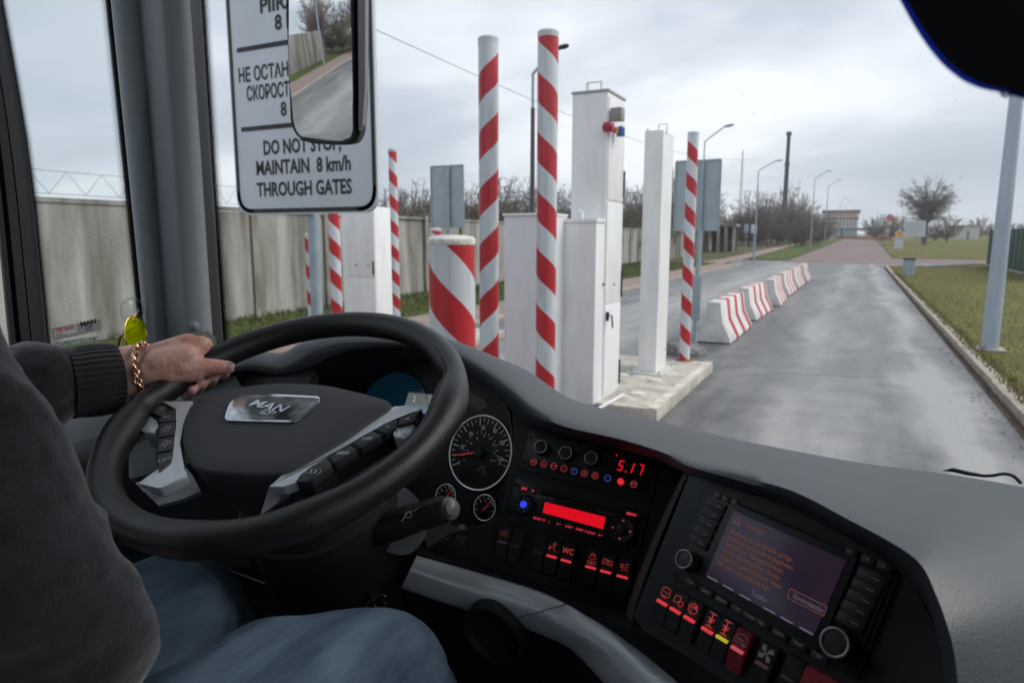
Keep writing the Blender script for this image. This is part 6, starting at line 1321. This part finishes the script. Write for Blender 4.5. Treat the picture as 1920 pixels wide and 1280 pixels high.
# ================================================================== the driver
def cap(mb, a, ra, b, rb, seg=18):
    a, b = Vector(a), Vector(b); x, y = frame_of(a, b); L = (b-a).length; prof = []
    for k in range(7): t = -PI/2+k*PI/2/6; prof.append((max(.0004, ra*math.cos(t)), ra*math.sin(t)))
    for k in range(7): t = k*PI/2/6; prof.append((max(.0004, rb*math.cos(t)), L+rb*math.sin(t)))
    mb.lathe(a, x, y, prof, seg)
def chain(mb, pts):
    for (a, ra), (b, rb) in zip(pts, pts[1:]): cap(mb, a, ra, b, rb)
def skin(name, mb, m, parent, vox, it=6, disp=None, fac=.5):
    o = mb.build('tmp', m, None, 180); md = o.modifiers.new('r', 'REMESH'); md.mode = 'VOXEL'; md.voxel_size = vox; md.use_smooth_shade = True
    sm = o.modifiers.new('s', 'SMOOTH'); sm.factor = fac; sm.iterations = it
    dg = bpy.context.evaluated_depsgraph_get(); me = bpy.data.meshes.new_from_object(o.evaluated_get(dg)); old = o.data; bpy.data.objects.remove(o); bpy.data.meshes.remove(old)
    if disp:
        nn = [v.normal.copy() for v in me.vertices]
        for v, n in zip(me.vertices, nn): v.co += n*disp(v.co, n)
    me.name = name; me.shade_smooth()
    if not me.materials: me.materials.append(m)
    return put(name, me, parent)
drv = thing('driver', 'person in dark fleece jacket and jeans holding the wheel with the left hand', 'person', (-.64, .05, 1.2))
M_skin = mat('skin', (.88, .55, .45), .42, bump=.55, bscale=170, var=.16, vscale=26, col2=(.62, .30, .22)); t, b = nodes_of(M_skin); b.inputs['Subsurface Weight'].default_value = .12; b.inputs['Subsurface Radius'].default_value = (.01, .004, .002); b.inputs['Subsurface Scale'].default_value = .4
def rimp(deg, phi, d):
    a = math.radians(phi); return rimc(deg)+rimr(deg)*(math.cos(a)*d)+WN_*(math.sin(a)*d)
mb = MB(); W1, W2 = P(250, 678, .975), P(252, 712, .965)
EL = V(-1.0, .30, 1.93); SHL = V(-.86, .0, 2.14)
A1, A2 = P(165, 706, .94), P(165, 718, .94)
chain(mb, [(W1, .025), (A1, .031), (EL, .044), (SHL, .055)]); chain(mb, [(W2, .026), (A2, .031), (EL, .044)])
kn = {}
FG = (('index', 159.5, .0098, 100, (376, 647, .985)), ('middle', 165, .0100, 100, (352, 643, .98)), ('ring', 170.5, .0096, 100, (328, 652, .972)), ('pinky', 175.5, .0086, 100, (306, 668, .962)))
for nm, tdeg, r, ph, kp in FG:
    K = P(*kp); kn[nm] = K
    p1 = rimp(tdeg, 38, .030); p2 = rimp(tdeg, -38, .0275); p3 = rimp(tdeg, -100, .0265); p4 = rimp(tdeg, -150, .0255)
    chain(mb, [(K, r*1.32), (p1, r*1.08), (p2, r*.98), (p3, r*.92), (p4, r*.86)])
    cap(mb, W1.lerp(W2, {'index': .35, 'middle': .2, 'ring': .35, 'pinky': .8}[nm]), .022, K, r*1.45)
T0, T1, T2, T3 = P(285, 696, .955), P(342, 690, .962), P(397, 687.5, .978), P(427, 688.5, .988)
chain(mb, [(W2, .023), (T0, .021), (T1, .0168), (T2, .0122), (T3, .0098)]); cap(mb, T0, .020, kn['index'], .0145); cap(mb, T1, .0155, kn['index'].lerp(T1, .35), .013); cap(mb, P(300, 680, .955), .021, P(345, 668, .965), .019)
cap(mb, P(318, 700, .955), .015, P(372, 699, .97), .011)
# the rest of the body, under the clothes and out of the frame
HD = V(-.66, .02, 2.46); PV_ = V(-.65, .02, 1.66)
chain(mb, [(PV_, .12), (V(-.65, -.02, 1.95), .11), (V(-.65, -.03, 2.14), .10), (V(-.655, -.02, 2.28), .052), (HD, .085)]); cap(mb, HD+V(0, .01, .03), .092, HD+V(0, .045, -.075), .058)
mb.ball(HD+V(0, .108, -.015), .016, (1, 1.2, 1.5)); mb.ball(HD+V(.09, .0, -.01), .02, (.5, 1, 1.5)); mb.ball(HD+V(-.09, .0, -.01), .02, (.5, 1, 1.5))
SHR = P(-220, 560, .50); ELR = P(110, 1215, .56); HR = V(-.60, .33, 1.835)
chain(mb, [(V(-.65, -.03, 2.12), .07), (SHL, .055)]); chain(mb, [(V(-.65, -.03, 2.12), .07), (SHR, .05), (ELR, .04), (HR, .03)]); cap(mb, HR, .028, HR+V(-.05, .06, -.01), .018)
chain(mb, [(PV_, .10), (V(-.54, .1, 1.66), .07), (P(715, 1275, .74), .05), (V(-.40, .74, 1.30), .04)]); chain(mb, [(PV_, .10), (V(-.76, .1, 1.66), .07), (P(368, 1142, .95), .05), (V(-.80, .85, 1.30), .04)])
skin('body', mb, M_skin, drv, .0026, 5)
body = drv.children[0] if drv.children else None
# nails
M_nail = mat('nail', (.52, .33, .30), .28, coat=.3)
ptn = Pl(P(430, 686, .977), (T3-T2), (CAM0-T3)+V(0, 0, .4)); c_ = T3+ptn.N*.0088+ptn.X*.002
mb = MB(); mb.lathe(c_-ptn.N*.0012, ptn.X*1.15, ptn.Y*.9, [(.0066, 0), (.0064, .0009), (.0045, .0019), (0, .0022)], 20, False); mb.build('nail', M_nail, drv)
# bracelet
M_gold = mat('gold_links', (.83, .50, .30), .24, 1.0)
bc = P(277, 697, .965); ax = (kn['middle']-W1.lerp(W2, .5)).normalized(); e1 = (W1-W2); e1 = (e1-ax*e1.dot(ax)).normalized(); e2 = ax.cross(e1)
mb = MB(); nL = 38
for k in range(nL):
    a = 2*PI*k/nL; c_ = bc+e1*(.0405*math.cos(a))+e2*(.0315*math.sin(a))+ax*(.010*math.cos(a))-e1*.006*0; tg = (-e1*math.sin(a)*.0405+e2*math.cos(a)*.0315).normalized(); nr = tg.cross(ax).normalized()
    up = ax if k % 2 else (ax*.35+nr*.95).normalized(); up = (up-tg*up.dot(tg)).normalized()
    pts = [c_+tg*(.0056*math.cos(2*PI*q/14))+up*(.0040*math.sin(2*PI*q/14)) for q in range(15)]; mb.tube(pts, .0014, 6, False)
mb.build('bracelet', M_gold, drv)
# clothes
M_fleece = mat('fleece_charcoal', (.020, .019, .024), .95, bump=1.0, bscale=500, var=.35, vscale=60, sheen=.35, spec=.2)
M_rib = mat('ribbed_cuff', (.022, .020, .025), .95, bump=.6, bscale=900, sheen=.4, spec=.2)
M_jean = mat('denim', (.125, .185, .25), .85, bump=1.0, bscale=650, var=.3, vscale=20, vstretch=(1.6, .3, 1.2), col2=(.06, .095, .14), spec=.2)
def sleeve_folds(co, n):
    q = V(co.x*1.2, co.y*1.0, co.z*2.0)*7; w = noise.noise(q+V(.7*noise.noise(q*.6), 0, 0)); r_ = 1-abs(w)*2.6
    return .0058*max(-.5, r_)+.0028*noise.noise(q*2.7)+.0010*noise.noise(q*8)
def folds(amp, f, st):
    def d(co, n): q = Vector((co.x*st[0], co.y*st[1], co.z*st[2]))*f; w = noise.noise(q+V(3, 1, 7)); return amp*(1-abs(w)*2.2)+amp*.5*noise.noise(q*2.3)
    return d
mb = MB(); cwp, cw1, cw2 = P(112, 719, .92), P(60, 728, .89), EL
chain(mb, [(cwp, .0455), (cw1, .057), (EL, .066), (SHL, .085), (V(-.66, -.02, 2.10), .12)])
chain(mb, [(PV_, .17), (V(-.65, .0, 1.95), .165), (V(-.65, -.02, 2.12), .12)]); cap(mb, SHL, .085, V(-.5, -.05, 2.12), .09)
chain(mb, [(V(-.6, -.03, 2.12), .10), (P(-268, 640, .50), .078), (P(-98, 850, .505), .066), (P(38, 1090, .53), .064), (P(122, 1215, .56), .066), (HR, .045)])
cap(mb, P(-92, 830, .505), .062, P(60, 1060, .55), .055)
skin('jacket', mb, M_fleece, drv, .0042, 8, sleeve_folds)
mb = MB(); rows = []; ca, cb_ = P(231, 706, .972), P(128, 718, .925); x, y = frame_of(ca, cb_); L = cb_-ca
for i in range(9):
    f = i/8; r0 = .0462+.0035*math.sin(PI*f)+(.0018*(f > .9)); row = []
    for k in range(180): a = 2*PI*k/180; r_ = r0*(1+.024*math.cos(a*36))-(.012 if i == 0 else 0); row.append(mb.bm.verts.new(ca+L*(f+(.06 if i == 0 else 0))+(x*math.cos(a)+y*math.sin(a)*1.0)*r_))
    rows.append(row)
for a, b in zip(rows, rows[1:]):
    for k in range(180): mb.bm.faces.new((a[k], a[(k+1) % 180], b[(k+1) % 180], b[k]))
mb.build('cuff', M_rib, drv, 80)
def denim_folds(co, n):
    q = V(co.x, co.y*1.3, co.z)*10; return .0035*noise.noise(q)+.003*max(-.5, 1-abs(noise.noise(V(co.x*6, co.y*17, co.z*11)))*3.2)*.6
mb = MB()
chain(mb, [(PV_, .15), (V(-.535, .12, 1.70), .105), (P(520, 1330, .68), .088), (P(715, 1275, .735), .074), (P(760, 1330, .80), .066), (V(-.42, .78, 1.32), .06)])
chain(mb, [(PV_, .15), (V(-.77, .12, 1.68), .10), (P(300, 1165, .86), .082), (P(368, 1145, .95), .068), (P(400, 1230, 1.0), .062), (V(-.82, .88, 1.30), .06)])
skin('jeans', mb, M_jean, drv, .0042, 7, denim_folds)
mb = MB(); mb.ball(HD+V(0, -.018, .045), .105, (.98, 1.05, 1.0), 3); mb.build('hair', mat('hair_brown', (.03, .022, .018), .8, bump=.8, bscale=300), drv)
mb = MB()
for s_ in (-1, 1): mb.ball(HD+V(.034*s_, .088, .012), .011)
mb.build('eyes', mat('eye_dark', (.05, .04, .035), .2), drv)
mb = MB(); mb.tube([HD+V(-.024, .098, -.062), HD+V(0, .104, -.060), HD+V(.024, .098, -.062)], [.003, .006, .003], 8); mb.build('mouth', mat('lips', (.35, .13, .12), .5), drv)
# the seat that carries the driver
se = thing('driver_chair', 'dark upholstered driver chair under and behind the person', 'chair', (-.65, -.05, 1.18)); M_seat = mat('seat_cloth', (.03, .032, .04), .95)
mb = MB(); mb.box((-.92, -.22, 1.46), (-.38, .36, 1.565), .04); mb.build('cushion', M_seat, se); mb = MB(); mb.box((-.91, -.36, 1.55), (-.39, -.20, 2.25), .05); mb.build('backrest', M_seat, se); mb = MB(); mb.box((-.75, -.1, 1.18), (-.55, .2, 1.459), .01); mb.build('pedestal', M_hole, se)
# ================================================================== thin damp air
hm = bpy.data.materials.new('haze_air'); hm.use_nodes = True; ht = hm.node_tree; ht.nodes.clear()
hv = ht.nodes.new('ShaderNodeVolumePrincipled'); hv.inputs['Color'].default_value = (.93, .95, .98, 1); hv.inputs['Density'].default_value = .00045; hv.inputs['Anisotropy'].default_value = .2
ho = ht.nodes.new('ShaderNodeOutputMaterial'); ht.links.new(hv.outputs[0], ho.inputs['Volume'])
mb = MB(); mb.box((-460, -130, -1.1), (460, 860, 62)); hz_o = mb.build('haze', hm, None, 0); hz_o['kind'] = 'stuff'
SC.cycles.volume_bounces = 1
